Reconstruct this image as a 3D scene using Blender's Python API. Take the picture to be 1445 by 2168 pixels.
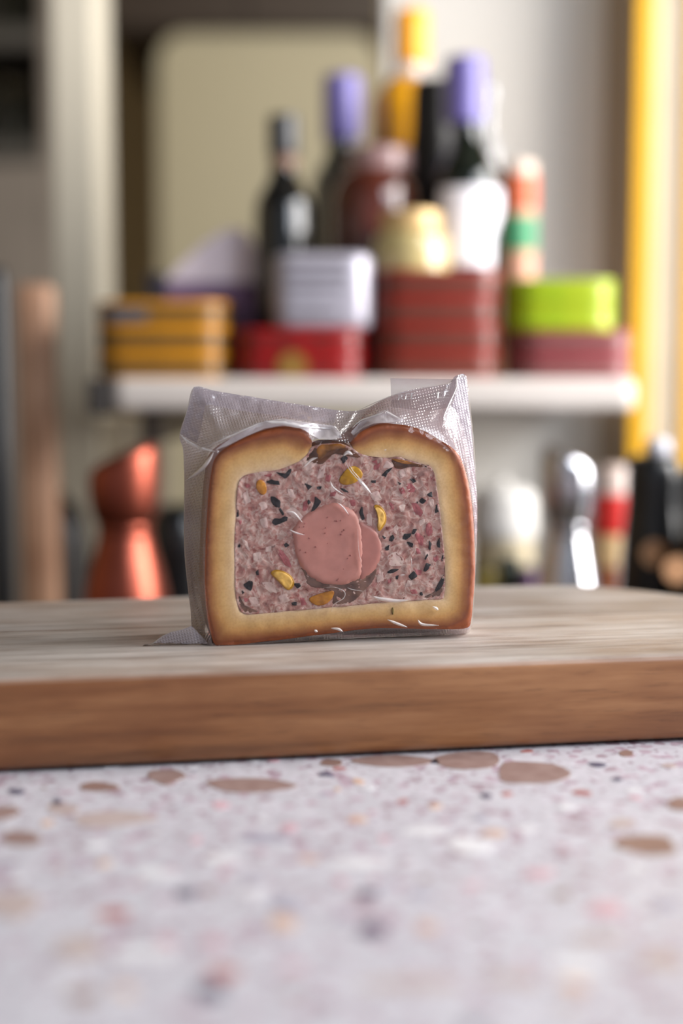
import bpy, bmesh, math, random
from mathutils import Vector, Matrix, noise
from mathutils.geometry import delaunay_2d_cdt
for o in list(bpy.data.objects): bpy.data.objects.remove(o)
S = bpy.context.scene
COL = S.collection
rnd = random.Random(7)
# ---------------------------------------------------------------- camera
W, H, F = 1445.0, 2168.0, 50 / 36 * 2168
PITCH = math.radians(5.0)
TOP = 0.934                      # top of the cutting board
CTR = 0.900                      # worktop surface
CAM = Vector((0, 0, TOP + 0.1005))
cd = bpy.data.cameras.new('camera'); cam = bpy.data.objects.new('camera', cd); COL.objects.link(cam)
cam.location = CAM; cam.rotation_euler = (math.radians(90) - PITCH, 0, 0)
cd.lens = 50; cd.sensor_width = 36; cd.sensor_fit = 'AUTO'; cd.clip_start = 0.01
cd.dof.use_dof = True; cd.dof.focus_distance = 0.567; cd.dof.aperture_fstop = 2.8
S.camera = cam
# ---------------------------------------------------------------- light
w = bpy.data.worlds.new('World'); S.world = w; w.use_nodes = True
bg = w.node_tree.nodes['Background']; bg.inputs[0].default_value = (0.80, 0.84, 0.92, 1); bg.inputs[1].default_value = 0.46
def area(name, loc, target, sx, sy, power, col):
    l = bpy.data.lights.new(name, 'AREA'); l.shape = 'RECTANGLE'; l.size = sx; l.size_y = sy; l.energy = power; l.color = col
    o = bpy.data.objects.new(name, l); COL.objects.link(o); o.location = loc
    o.rotation_euler = (Vector(target) - Vector(loc)).to_track_quat('-Z', 'Y').to_euler()
    return o
area('window_light', (1.40, 0.74, 1.50), (0.0, 1.05, 1.0), 0.9, 1.2, 70, (1.0, 0.97, 0.94))
area('room_light', (1.3, -0.35, 1.95), (0.1, 1.2, 1.1), 0.7, 0.7, 20, (0.86, 0.92, 1.0))
area('back_room_light', (0.5, 2.2, 2.2), (-0.3, 3.4, 1.2), 0.5, 0.5, 7, (1.0, 0.93, 0.78))
S.view_settings.view_transform = 'Standard'; S.view_settings.look = 'None'
S.view_settings.exposure = 0.0; S.view_settings.gamma = 1.0; S.view_settings.use_curve_mapping = False
S.cycles.transparent_max_bounces = 24
# ---------------------------------------------------------------- helpers
cp, sp = math.cos(PITCH), math.sin(PITCH)
def ray(px, py):
    a = (px - W / 2) / F; b = (H / 2 - py) / F
    return Vector((a, cp + b * sp, -sp + b * cp))
def P(px, py, Y):
    r = ray(px, py); return CAM + r * (Y / r.y)
def PZ(px, py, z):
    r = ray(px, py); return CAM + r * ((z - CAM.z) / r.z)
def lin(c):
    out = []
    for v in c[:3]:
        v /= 255.0; out.append(v / 12.92 if v <= 0.04045 else ((v + 0.055) / 1.055) ** 2.4)
    return (*out, 1.0)
ORG = {}
def place(o, parent, org):
    COL.objects.link(o); ORG[o.name] = org.copy()
    if parent:
        o.parent = parent; o.location = org - ORG[parent.name]
    else: o.location = org
    return o
def props(o, label=None, cat=None, group=None, kind=None):
    if label: o['label'] = label
    if cat: o['category'] = cat
    if group: o['group'] = group
    if kind: o['kind'] = kind
    return o
def thing(name, loc, label, cat, group=None):
    o = bpy.data.objects.new(name, None); o.empty_display_size = 0.02
    place(o, None, Vector(loc)); return props(o, label, cat, group)
def obj(name, verts, faces, m, parent=None, smooth=False, attr=None, org=None):
    me = bpy.data.meshes.new(name)
    if org is None:
        if parent: org = ORG[parent.name]
        else:
            xs = [v[0] for v in verts]; ys = [v[1] for v in verts]; zs = [v[2] for v in verts]
            org = Vector(((min(xs) + max(xs)) / 2, (min(ys) + max(ys)) / 2, min(zs)))
    me.from_pydata([tuple(Vector(v) - org) for v in verts], [], faces)
    if attr:
        for k, vals in attr.items():
            a = me.attributes.new(k, 'FLOAT', 'POINT'); a.data.foreach_set('value', vals)
    me.materials.append(m); me.update()
    if smooth: me.polygons.foreach_set('use_smooth', [True] * len(me.polygons))
    o = bpy.data.objects.new(name, me); place(o, parent, org); return o
def bm_obj(name, bm, m, parent=None, smooth=False, org=None):
    bmesh.ops.recalc_face_normals(bm, faces=bm.faces)
    vs = [v.co.copy() for v in bm.verts]; bm.verts.index_update()
    fs = [[v.index for v in f.verts] for f in bm.faces]; bm.free()
    o = obj(name, vs, fs, m, parent, smooth, org=org)
    if smooth == 'auto':
        o.data.set_sharp_from_angle(angle=math.radians(35))
    return o
def box_bm(x0, x1, y0, y1, z0, z1, bev=0.0, seg=2, bm=None, vertical=None):
    bm = bm or bmesh.new()
    vs = [bm.verts.new((x, y, z)) for x in (x0, x1) for y in (y0, y1) for z in (z0, z1)]
    fs = [(0, 1, 3, 2), (4, 6, 7, 5), (0, 4, 5, 1), (2, 3, 7, 6), (0, 2, 6, 4), (1, 5, 7, 3)]
    nf = [bm.faces.new([vs[i] for i in f]) for f in fs]
    es = {e for f in nf for e in f.edges}
    if vertical:
        ve = [e for e in es if abs(e.verts[0].co.z - e.verts[1].co.z) > 1e-6]
        bmesh.ops.bevel(bm, geom=ve, offset=vertical, segments=6, affect='EDGES', profile=0.5)
        if bev:
            he = [e for e in bm.edges if abs(e.verts[0].co.z - e.verts[1].co.z) < 1e-6]
            he = [e for e in he if len(e.link_faces) == 2 and e.calc_face_angle(0) > 1]
            bmesh.ops.bevel(bm, geom=he, offset=bev, segments=seg, affect='EDGES', profile=0.5)
    elif bev: bmesh.ops.bevel(bm, geom=list(es), offset=bev, segments=seg, affect='EDGES', profile=0.5)
    return bm
def lathe_bm(cx, cy, prof, n=40, bm=None):
    bm = bm or bmesh.new(); rings = []
    for r, z in prof:
        if r < 1e-6: rings.append([bm.verts.new((cx, cy, z))])
        else: rings.append([bm.verts.new((cx + r * math.cos(2 * math.pi * i / n), cy + r * math.sin(2 * math.pi * i / n), z)) for i in range(n)])
    for a, b in zip(rings, rings[1:]):
        for i in range(n):
            j = (i + 1) % n
            if len(a) == 1 and len(b) == 1: continue
            if len(a) == 1: bm.faces.new((a[0], b[j], b[i]))
            elif len(b) == 1: bm.faces.new((a[i], a[j], b[0]))
            else: bm.faces.new((a[i], a[j], b[j], b[i]))
    return bm
def smooth_prof(pts, k=2):
    for _ in range(k):
        q = [pts[0]]
        for a, b in zip(pts, pts[1:]):
            q.append((a[0] * .75 + b[0] * .25, a[1] * .75 + b[1] * .25)); q.append((a[0] * .25 + b[0] * .75, a[1] * .25 + b[1] * .75))
        q.append(pts[-1]); pts = q
    return pts
def lathe_px(name, cx, Y, prof, m, parent, k=1, capped=True, dr=0.0):
    c = P(cx, 900, Y); pts = []
    for hw, py in prof:
        p = P(cx, py, Y); z = p.z
        d = (p - CAM).dot(Vector((0, cp, -sp)))
        pts.append((hw * d / F + dr, z))
    if k: pts = smooth_prof(pts, k)
    if capped: pts = [(0, pts[0][1])] + pts + [(0, pts[-1][1])]
    return bm_obj(name, lathe_bm(c.x, Y, pts), m, parent, 'auto')
def chaikin(pts, k=2):
    for _ in range(k):
        q = []
        for i in range(len(pts)):
            a = pts[i]; b = pts[(i + 1) % len(pts)]
            q.append(tuple(a[j] * .75 + b[j] * .25 for j in range(len(a)))); q.append(tuple(a[j] * .25 + b[j] * .75 for j in range(len(a))))
        pts = q
    return pts
def catmull(pts, n, closed=True):
    out = []; L = len(pts); segs = L if closed else L - 1
    for s in range(segs):
        p = [pts[(s + k - 1) % L] if closed else pts[min(max(s + k - 1, 0), L - 1)] for k in range(4)]
        for i in range(n):
            t = i / n
            out.append(tuple(0.5 * ((2 * p[1][j]) + (-p[0][j] + p[2][j]) * t + (2 * p[0][j] - 5 * p[1][j] + 4 * p[2][j] - p[3][j]) * t * t + (-p[0][j] + 3 * p[1][j] - 3 * p[2][j] + p[3][j]) * t ** 3) for j in range(len(pts[0]))))
    if not closed: out.append(tuple(pts[-1]))
    return out
def inside(x, y, poly):
    c = False; n = len(poly); j = n - 1
    for i in range(n):
        xi, yi = poly[i][0], poly[i][1]; xj, yj = poly[j][0], poly[j][1]
        if (yi > y) != (yj > y) and x < (xj - xi) * (y - yi) / (yj - yi) + xi: c = not c
        j = i
    return c
def dist_line(x, y, pl, closed=False):
    best = 1e9; n = len(pl)
    for i in range(n if closed else n - 1):
        ax, ay = pl[i][0], pl[i][1]; bx, by = pl[(i + 1) % n][0], pl[(i + 1) % n][1]
        dx, dy = bx - ax, by - ay; L = dx * dx + dy * dy or 1e-9
        t = max(0, min(1, ((x - ax) * dx + (y - ay) * dy) / L))
        d = (x - ax - t * dx) ** 2 + (y - ay - t * dy) ** 2
        if d < best: best = d
    return math.sqrt(best)
# ---------------------------------------------------------------- materials
def mat(name, col, rough=0.5, metal=0.0, coat=0.0, var=0.12, scale=40.0, trans=0.0, ior=1.45, bump=0.0, col2=None):
    m = bpy.data.materials.new(name); m.use_nodes = True; nt = m.node_tree; N = nt.nodes; L = nt.links
    b = N['Principled BSDF']; c = lin(col)
    tc = N.new('ShaderNodeTexCoord'); nz = N.new('ShaderNodeTexNoise'); nz.inputs['Scale'].default_value = scale; nz.inputs['Detail'].default_value = 3
    L.new(tc.outputs['Object'], nz.inputs['Vector'])
    r = N.new('ShaderNodeValToRGB'); c2 = lin(col2) if col2 else tuple(x * (1 - var) for x in c[:3]) + (1,)
    r.color_ramp.elements[0].position = 0.35; r.color_ramp.elements[1].position = 0.65
    r.color_ramp.elements[0].color = c2; r.color_ramp.elements[1].color = c
    L.new(nz.outputs['Fac'], r.inputs['Fac']); L.new(r.outputs['Color'], b.inputs['Base Color'])
    b.inputs['Roughness'].default_value = rough; b.inputs['Metallic'].default_value = metal
    b.inputs['Coat Weight'].default_value = coat; b.inputs['Transmission Weight'].default_value = trans; b.inputs['IOR'].default_value = ior
    if bump:
        bp = N.new('ShaderNodeBump'); bp.inputs['Strength'].default_value = bump; bp.inputs['Distance'].default_value = 0.001
        L.new(nz.outputs['Fac'], bp.inputs['Height']); L.new(bp.outputs['Normal'], b.inputs['Normal'])
    return m
def mapped(nt, scale, rot=(0, 0, 0)):
    tc = nt.nodes.new('ShaderNodeTexCoord'); mp = nt.nodes.new('ShaderNodeMapping')
    mp.inputs['Scale'].default_value = scale; mp.inputs['Rotation'].default_value = rot
    nt.links.new(tc.outputs['Object'], mp.inputs['Vector']); return mp
def ramp(nt, stops, interp='LINEAR'):
    r = nt.nodes.new('ShaderNodeValToRGB'); e = r.color_ramp; e.interpolation = interp
    while len(e.elements) < len(stops): e.elements.new(0.5)
    for el, (p, c) in zip(e.elements, stops): el.position = p; el.color = lin(c)
    return r
def mixc(nt, fac, a, b, mode='MIX'):
    x = nt.nodes.new('ShaderNodeMix'); x.data_type = 'RGBA'; x.blend_type = mode
    for sock, v in ((x.inputs[0], fac), (x.inputs[6], a), (x.inputs[7], b)):
        if hasattr(v, 'links'): nt.links.new(v, sock)
        else: sock.default_value = v
    return x.outputs[2]
BD = math.atan2((PZ(1445, 1388, TOP) - PZ(0, 1440, TOP)).y, (PZ(1445, 1388, TOP) - PZ(0, 1440, TOP)).x)
def wood_mat():
    m = bpy.data.materials.new('board_wood'); m.use_nodes = True; nt = m.node_tree; b = nt.nodes['Principled BSDF']; L = nt.links
    tc = nt.nodes.new('ShaderNodeTexCoord')
    rot = nt.nodes.new('ShaderNodeMapping'); rot.inputs['Rotation'].default_value = (0, 0, -BD); L.new(tc.outputs['Object'], rot.inputs['Vector'])
    def N(scale, vec, det=4, rough=.6):
        mp = nt.nodes.new('ShaderNodeMapping'); mp.inputs['Scale'].default_value = vec; L.new(rot.outputs['Vector'], mp.inputs['Vector'])
        n = nt.nodes.new('ShaderNodeTexNoise'); n.inputs['Scale'].default_value = scale; n.inputs['Detail'].default_value = det; n.inputs['Roughness'].default_value = rough
        L.new(mp.outputs['Vector'], n.inputs['Vector']); return n.outputs['Fac']
    g1 = N(1, (9, 130, 150)); g2 = N(1, (60, 900, 1500), 5, .7); g3 = N(1, (14, 40, 40), 3)
    # the sawn side is brown, the top paler and greyer
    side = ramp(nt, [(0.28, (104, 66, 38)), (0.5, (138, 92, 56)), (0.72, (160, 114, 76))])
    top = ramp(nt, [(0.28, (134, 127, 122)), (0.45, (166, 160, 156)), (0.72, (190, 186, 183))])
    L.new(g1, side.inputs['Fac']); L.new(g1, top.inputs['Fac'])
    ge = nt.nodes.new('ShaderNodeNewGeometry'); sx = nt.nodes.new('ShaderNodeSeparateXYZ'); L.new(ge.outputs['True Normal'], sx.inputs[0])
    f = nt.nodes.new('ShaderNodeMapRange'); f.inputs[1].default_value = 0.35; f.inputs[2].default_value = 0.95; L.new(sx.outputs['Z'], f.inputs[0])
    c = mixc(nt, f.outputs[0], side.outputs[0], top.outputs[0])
    por = ramp(nt, [(0.30, (120, 105, 95)), (0.44, (255, 255, 255))]); L.new(g2, por.inputs['Fac'])
    c = mixc(nt, 0.55, c, por.outputs[0], 'MULTIPLY')
    blot = ramp(nt, [(0.3, (205, 185, 170)), (0.6, (255, 255, 255))]); L.new(g3, blot.inputs['Fac'])
    c = mixc(nt, 0.8, c, blot.outputs[0], 'MULTIPLY')
    oi = nt.nodes.new('ShaderNodeObjectInfo'); orr = ramp(nt, [(0.0, (212, 206, 204)), (0.5, (255, 250, 246)), (1.0, (255, 255, 255))]); L.new(oi.outputs['Random'], orr.inputs['Fac'])
    c = mixc(nt, .7, c, orr.outputs[0], 'MULTIPLY')
    L.new(c, b.inputs['Base Color']); b.inputs['Roughness'].default_value = 0.38
    bp = nt.nodes.new('ShaderNodeBump'); bp.inputs['Strength'].default_value = .35; bp.inputs['Distance'].default_value = .0004; L.new(g2, bp.inputs['Height']); L.new(bp.outputs[0], b.inputs['Normal'])
    return m
def terrazzo_mat():
    m = bpy.data.materials.new('terrazzo'); m.use_nodes = True; nt = m.node_tree; b = nt.nodes['Principled BSDF']; L = nt.links
    tc = nt.nodes.new('ShaderNodeTexCoord'); out = None
    v1 = nt.nodes.new('ShaderNodeTexVoronoi'); v1.inputs['Scale'].default_value = 260; L.new(tc.outputs['Object'], v1.inputs['Vector'])
    r1 = ramp(nt, [(0.0, (190, 189, 198)), (0.55, (201, 200, 209)), (0.66, (176, 158, 172)), (0.72, (197, 195, 205)), (0.84, (158, 140, 152)), (0.93, (199, 197, 207))], 'CONSTANT')
    L.new(v1.outputs['Color'], r1.inputs['Fac'])
    v2 = nt.nodes.new('ShaderNodeTexVoronoi'); v2.inputs['Scale'].default_value = 620; L.new(tc.outputs['Object'], v2.inputs['Vector'])
    r2 = ramp(nt, [(0.0, (255, 255, 255)), (0.80, (206, 188, 196)), (0.88, (255, 255, 255)), (0.95, (150, 148, 172))], 'CONSTANT'); L.new(v2.outputs['Color'], r2.inputs['Fac'])
    c = mixc(nt, 1.0, r1.outputs[0], r2.outputs[0], 'MULTIPLY')
    L.new(c, b.inputs['Base Color']); b.inputs['Roughness'].default_value = 0.35
    return m
M = {}
M['wood'] = wood_mat(); M['terrazzo'] = terrazzo_mat()
def crust_mat():
    m = bpy.data.materials.new('pastry'); m.use_nodes = True; nt = m.node_tree; b = nt.nodes['Principled BSDF']; L = nt.links
    a = nt.nodes.new('ShaderNodeAttribute'); a.attribute_name = 'bake'
    mp = mapped(nt, (1, 1, 1)); n = nt.nodes.new('ShaderNodeTexNoise'); n.inputs['Scale'].default_value = 160; n.inputs['Detail'].default_value = 5; L.new(mp.outputs[0], n.inputs['Vector'])
    n2 = nt.nodes.new('ShaderNodeTexNoise'); n2.inputs['Scale'].default_value = 1100; n2.inputs['Detail'].default_value = 3; L.new(mp.outputs[0], n2.inputs['Vector'])
    ad = nt.nodes.new('ShaderNodeMath'); ad.operation = 'MULTIPLY_ADD'; ad.inputs[1].default_value = 0.14; L.new(n.outputs['Fac'], ad.inputs[0])
    s = nt.nodes.new('ShaderNodeMath'); s.operation = 'SUBTRACT'; s.inputs[1].default_value = 0.10; L.new(a.outputs['Fac'], s.inputs[0]); L.new(s.outputs[0], ad.inputs[2])
    r = ramp(nt, [(0.0, (156, 76, 18)), (0.09, (130, 64, 24)), (0.24, (162, 104, 52)), (0.40, (202, 152, 88)), (0.6, (216, 176, 116)), (0.84, (222, 190, 144)), (1.0, (216, 188, 164))])
    L.new(ad.outputs[0], r.inputs['Fac'])
    sp_ = ramp(nt, [(0.30, (215, 190, 160)), (0.6, (255, 255, 255))]); L.new(n2.outputs['Fac'], sp_.inputs['Fac'])
    L.new(mixc(nt, .28, r.outputs[0], sp_.outputs[0], 'MULTIPLY'), b.inputs['Base Color'])
    b.inputs['Roughness'].default_value = 0.42; b.inputs['Subsurface Weight'].default_value = 0.15; b.inputs['Subsurface Radius'].default_value = (.002, .001, .0005); b.inputs['Subsurface Scale'].default_value = 1
    bp = nt.nodes.new('ShaderNodeBump'); bp.inputs['Strength'].default_value = .4; bp.inputs['Distance'].default_value = .0003; L.new(n.outputs['Fac'], bp.inputs['Height']); L.new(bp.outputs[0], b.inputs['Normal'])
    return m
def meat_mat():
    m = bpy.data.materials.new('minced_meat'); m.use_nodes = True; nt = m.node_tree; b = nt.nodes['Principled BSDF']; L = nt.links
    mp = mapped(nt, (1, 1, 1)); n = nt.nodes.new('ShaderNodeTexNoise'); n.inputs['Scale'].default_value = 380; n.inputs['Detail'].default_value = 4; L.new(mp.outputs[0], n.inputs['Vector'])
    vm = nt.nodes.new('ShaderNodeVectorMath'); vm.operation = 'MULTIPLY_ADD'; vm.inputs[1].default_value = (.0042, .0042, .0042); L.new(n.outputs['Color'], vm.inputs[0]); L.new(mp.outputs[0], vm.inputs[2])
    v = nt.nodes.new('ShaderNodeTexVoronoi'); v.feature = 'SMOOTH_F1'; v.inputs['Scale'].default_value = 330; v.inputs['Smoothness'].default_value = .9; L.new(vm.outputs[0], v.inputs['Vector'])
    r = ramp(nt, [(0.22, (220, 194, 186)), (0.38, (200, 152, 144)), (0.47, (212, 182, 172)), (0.55, (190, 136, 130)), (0.64, (214, 186, 176)), (0.74, (170, 104, 100))]); L.new(v.outputs['Color'], r.inputs['Fac'])
    v2 = nt.nodes.new('ShaderNodeTexVoronoi'); v2.inputs['Scale'].default_value = 1100; L.new(vm.outputs[0], v2.inputs['Vector'])
    r2 = ramp(nt, [(0.0, (255, 255, 255)), (0.80, (214, 150, 148)), (0.88, (255, 255, 255)), (0.955, (120, 90, 90))], 'CONSTANT'); L.new(v2.outputs['Color'], r2.inputs['Fac'])
    n3 = nt.nodes.new('ShaderNodeTexNoise'); n3.inputs['Scale'].default_value = 200; n3.inputs['Detail'].default_value = 4; n3.inputs['Distortion'].default_value = 1.6; L.new(mp.outputs[0], n3.inputs['Vector'])
    r3 = ramp(nt, [(0.30, (136, 76, 72)), (0.40, (184, 126, 118)), (0.48, (198, 152, 142)), (0.56, (232, 212, 204)), (0.64, (190, 136, 128)), (0.76, (160, 98, 94))]); L.new(n3.outputs['Fac'], r3.inputs['Fac'])
    base_ = mixc(nt, 1.0, mixc(nt, .62, r.outputs[0], r3.outputs[0]), lin((228, 222, 218)), 'MULTIPLY')
    L.new(mixc(nt, .7, base_, r2.outputs[0], 'MULTIPLY'), b.inputs['Base Color'])
    b.inputs['Roughness'].default_value = 0.38; b.inputs['Subsurface Weight'].default_value = .12; b.inputs['Subsurface Radius'].default_value = (.002, .0008, .0006); b.inputs['Subsurface Scale'].default_value = 1
    bp = nt.nodes.new('ShaderNodeBump'); bp.inputs['Strength'].default_value = .25; bp.inputs['Distance'].default_value = .0005; L.new(v.outputs['Distance'], bp.inputs['Height']); L.new(bp.outputs[0], b.inputs['Normal'])
    return m
M['crust'] = crust_mat(); M['meat'] = meat_mat()
M['core'] = mat('smooth_sausage', (196, 134, 122), .38, var=.1, scale=250)
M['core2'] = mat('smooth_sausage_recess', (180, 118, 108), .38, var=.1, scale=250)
M['fleck'] = mat('meat_fleck', (160, 92, 86), .4, scale=400)
M['truffle'] = mat('truffle', (34, 26, 30), .4, scale=600, col2=(16, 12, 16))
M['ham'] = mat('ham', (172, 98, 100), .35, scale=700, col2=(150, 76, 80))
M['fat'] = mat('fat', (212, 188, 178), .35, scale=500, col2=(206, 174, 168))
M['pist'] = mat('pistachio_pale', (236, 190, 96), .35, scale=300, col2=(226, 178, 84))
M['pistskin'] = mat('pistachio_skin', (196, 146, 18), .3, scale=300, col2=(168, 118, 10))
M['pistor'] = mat('pistachio_orange', (200, 134, 34), .3, scale=300, col2=(170, 106, 18))
M['aspic'] = mat('aspic', (126, 92, 78), .22, coat=.15, scale=200, col2=(84, 58, 50))
M['aspicamber'] = mat('aspic_amber', (176, 112, 34), .15, coat=.3, scale=140, col2=(70, 38, 18))
M['aspicdark'] = mat('aspic_dark', (104, 58, 26), .2, coat=.2, scale=200, col2=(66, 34, 18))
def film_mat(name, alpha, gloss_r, whiteness, emb=None, tint=(214, 208, 220)):
    m = bpy.data.materials.new(name); m.use_nodes = True; nt = m.node_tree; L = nt.links; N = nt.nodes
    N.remove(N['Principled BSDF']); out = N['Material Output']
    tr = N.new('ShaderNodeBsdfTransparent'); df = N.new('ShaderNodeBsdfDiffuse'); tl = N.new('ShaderNodeBsdfTranslucent'); gl = N.new('ShaderNodeBsdfGlossy')
    df.inputs[0].default_value = lin(tint); tl.inputs[0].default_value = lin(tint); gl.inputs['Roughness'].default_value = gloss_r
    gl.inputs[0].default_value = (1, 1, 1, 1)
    m1 = N.new('ShaderNodeMixShader'); m1.inputs[0].default_value = .5; L.new(df.outputs[0], m1.inputs[1]); L.new(tl.outputs[0], m1.inputs[2])
    m2 = N.new('ShaderNodeMixShader'); m2.inputs[0].default_value = whiteness; L.new(tr.outputs[0], m2.inputs[1]); L.new(m1.outputs[0], m2.inputs[2])
    fr = N.new('ShaderNodeFresnel'); fr.inputs[0].default_value = 1.5
    ml = N.new('ShaderNodeMath'); ml.operation = 'MULTIPLY'; ml.inputs[1].default_value = alpha; L.new(fr.outputs[0], ml.inputs[0])
    m3 = N.new('ShaderNodeMixShader'); L.new(ml.outputs[0], m3.inputs[0]); L.new(m2.outputs[0], m3.inputs[1]); L.new(gl.outputs[0], m3.inputs[2])
    L.new(m3.outputs[0], out.inputs[0])
    bp = N.new('ShaderNodeBump'); bp.inputs['Distance'].default_value = .0004
    tc = N.new('ShaderNodeTexCoord')
    if emb == 'dots':
        mp = N.new('ShaderNodeMapping'); mp.inputs['Rotation'].default_value = (0, math.radians(12), 0); L.new(tc.outputs['Object'], mp.inputs['Vector'])
        mp.inputs['Scale'].default_value = (1, 0.0, 1)
        v = N.new('ShaderNodeTexVoronoi'); v.inputs['Scale'].default_value = 900; v.inputs['Randomness'].default_value = 0.0; L.new(mp.outputs[0], v.inputs['Vector'])
        r = N.new('ShaderNodeValToRGB'); r.color_ramp.elements[0].position = .12; r.color_ramp.elements[0].color = (1, 1, 1, 1); r.color_ramp.elements[1].position = .42; r.color_ramp.elements[1].color = (0, 0, 0, 1)
        L.new(v.outputs['Distance'], r.inputs['Fac']); L.new(r.outputs[0], bp.inputs['Height']); bp.inputs['Strength'].default_value = .5
    elif emb == 'ribs':
        n = N.new('ShaderNodeTexWave'); n.wave_type = 'BANDS'; n.inputs['Scale'].default_value = 45; n.inputs['Distortion'].default_value = 5; n.inputs['Detail'].default_value = 2
        mp = N.new('ShaderNodeMapping'); mp.inputs['Rotation'].default_value = (0, math.radians(50), 0); L.new(tc.outputs['Object'], mp.inputs['Vector']); L.new(mp.outputs[0], n.inputs['Vector'])
        L.new(n.outputs['Fac'], bp.inputs['Height']); bp.inputs['Strength'].default_value = .35
    else:
        n = N.new('ShaderNodeTexNoise'); n.inputs['Scale'].default_value = 130; n.inputs['Detail'].default_value = 2; L.new(tc.outputs['Object'], n.inputs['Vector'])
        L.new(n.outputs['Fac'], bp.inputs['Height']); bp.inputs['Strength'].default_value = .8; bp.inputs['Distance'].default_value = .0009
    for nd in (df, tl, gl, fr): L.new(bp.outputs[0], nd.inputs['Normal'])
    return m
M['film'] = film_mat('clear_film', .45, .07, .01)
M['filmskirt'] = film_mat('clear_film_skirt', 1.5, .16, .11, 'dots')
M['frost'] = film_mat('embossed_film', 1.4, .22, .78, 'dots', (206, 198, 210))
M['seal'] = film_mat('sealed_film', 1.5, .22, .5, 'ribs', (164, 154, 166))
M['crease'] = film_mat('creased_film_glint', 2.5, .15, .72, None, (250, 248, 250))
M['fold'] = film_mat('folded_film', 2.0, .2, .5, None, (236, 232, 240))
M['emb'] = film_mat('embossed_letters', 2.0, .2, .22, None, (250, 250, 255))
# ================================================================ SETTING
def sbox(name, x0, x1, y0, y1, z0, z1, m, bev=0.002):
    return props(bm_obj(name, box_bm(x0, x1, y0, y1, z0, z1, bev), m), kind='structure')
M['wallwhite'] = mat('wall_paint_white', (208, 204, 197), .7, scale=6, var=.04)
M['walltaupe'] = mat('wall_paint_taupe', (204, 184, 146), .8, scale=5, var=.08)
M['sweep_shade'] = mat('sweep_shade_taupe', (150, 134, 114), .7, scale=6, var=.06)
M['ceil'] = mat('ceiling_paint', (120, 112, 100), .8, scale=4)
M['floor'] = mat('floor_brown', (96, 78, 62), .5, scale=5)
sbox('floor', -2.6, 2.4, -1.6, 4.2, -0.05, 0.0, M['floor'])
sbox('wall_back', -2.6, 2.4, 4.0, 4.1, 0.0, 2.6, M['walltaupe'])
sbox('wall_left', -2.6, -2.5, -1.6, 4.1, 0.0, 2.6, M['walltaupe'])
sbox('ceiling', -2.6, 2.4, -1.6, 4.1, 2.5, 2.6, M['ceil'])
SC = 1 / F
# right wall: flat, then a concave sweep toward the camera
xa, xb, xc = P(815, 500, 1.5).x, P(1170, 500, 1.5).x, P(1338, 500, 1.42).x
prof = [(xa, 1.5)] + [(xa + (xb - xa) * i / 4, 1.5) for i in range(1, 5)]
for i in range(1, 13):
    t = i / 12 * math.pi / 2
    prof.append((xb + (xc - xb) * math.sin(t), 1.5 - 0.075 * (1 - math.cos(t))))
vs = []; fs = []
for x, y in prof: vs += [(x, y, 0), (x, y, 2.5)]
for x, y in ((xc, 1.62), (xa, 1.62)): vs += [(x, y, 0), (x, y, 2.5)]
n = len(vs) // 2
for i in range(n): j = (i + 1) % n; fs.append((2 * i, 2 * j, 2 * j + 1, 2 * i + 1))
fs += [tuple(2 * i for i in range(n))[::-1], tuple(2 * i + 1 for i in range(n))]
wr = props(obj('wall_right', vs, fs, M['wallwhite'], smooth=False), kind='structure')
wr.data.materials.append(M['sweep_shade'])
for i in range(10, len(prof) - 1): wr.data.polygons[i].material_index = 1  # shade at the end of the sweep, painted in as a darker taupe
# white pier at left of the opening
xl0, xl1 = P(118, 600, 1.5).x, P(203, 600, 1.5).x
sbox('wall_pier', xl0, xl1, 1.5, 1.62, 0.0, 2.5, mat('pier_paint', (206, 198, 180), .7, scale=6, var=.04))
bpy.data.objects['wall_pier'].name = 'trim_5'
zs = P(300, 880, 1.5).z
props(bm_obj('wall_front', box_bm(xl1 + .001, P(345, 1000, 1.5).x, 1.53, 1.6, 0.0, zs, .003), mat('half_wall_paint', (196, 184, 162), .7, scale=8)), kind='structure')
# door frame at right: yellow, cream, grey, yellow strips
M['yel'] = mat('yellow_paint', (216, 162, 0), .4, scale=20, var=.05)
M['cream'] = mat('cream_paint', (206, 186, 152), .5, scale=20, var=.04)
M['greyp'] = mat('grey_paint', (200, 196, 190), .5, scale=20, var=.04)
for i, (a, b, y, mm) in enumerate(((1339, 1375, 1.422, 'yel'), (1375, 1420, 1.427, 'cream'), (1420, 1446, 1.425, 'greyp'), (1446, 1500, 1.42, 'yel'))):
    sbox('trim_%d' % (i + 1), P(a, 500, y).x + .0004, P(b, 500, y).x, y, 1.6, 0.0, 2.5, M[mm], .0015)
# ---------------------------------------------------------------- countertop
yb = 0.80
c0, c1 = -0.9, 0.9
ct = obj('countertop', *(lambda b: ([v.co[:] for v in b.verts], [[v.index for v in f.verts] for f in b.faces]))((lambda b: (b.verts.index_update(), b)[1])(box_bm(c0, c1, -0.15, yb, CTR - .03, CTR, .003))), M['terrazzo'], None, org=Vector((0, .3, CTR - .03)))
props(ct, 'white terrazzo worktop with brown, pink and slate stone chips', 'countertop')
cols = {'taupe': ((152, 130, 126), (138, 114, 110)), 'slate': ((92, 92, 112), (72, 72, 96)), 'red': ((176, 118, 116), (160, 100, 100)), 'pink': ((206, 170, 180), (192, 156, 168)), 'peach': ((212, 184, 168), (200, 168, 150)), 'grey': ((170, 168, 182), (152, 150, 168)), 'brown': ((146, 120, 112), (130, 104, 98)), 'white': ((222, 222, 226), (214, 214, 220)), 'sand': ((186, 172, 170), (176, 160, 158))}
CM = {k: mat('chip_' + k, a, .3, scale=160, col2=b) for k, (a, b) in cols.items()}
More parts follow.
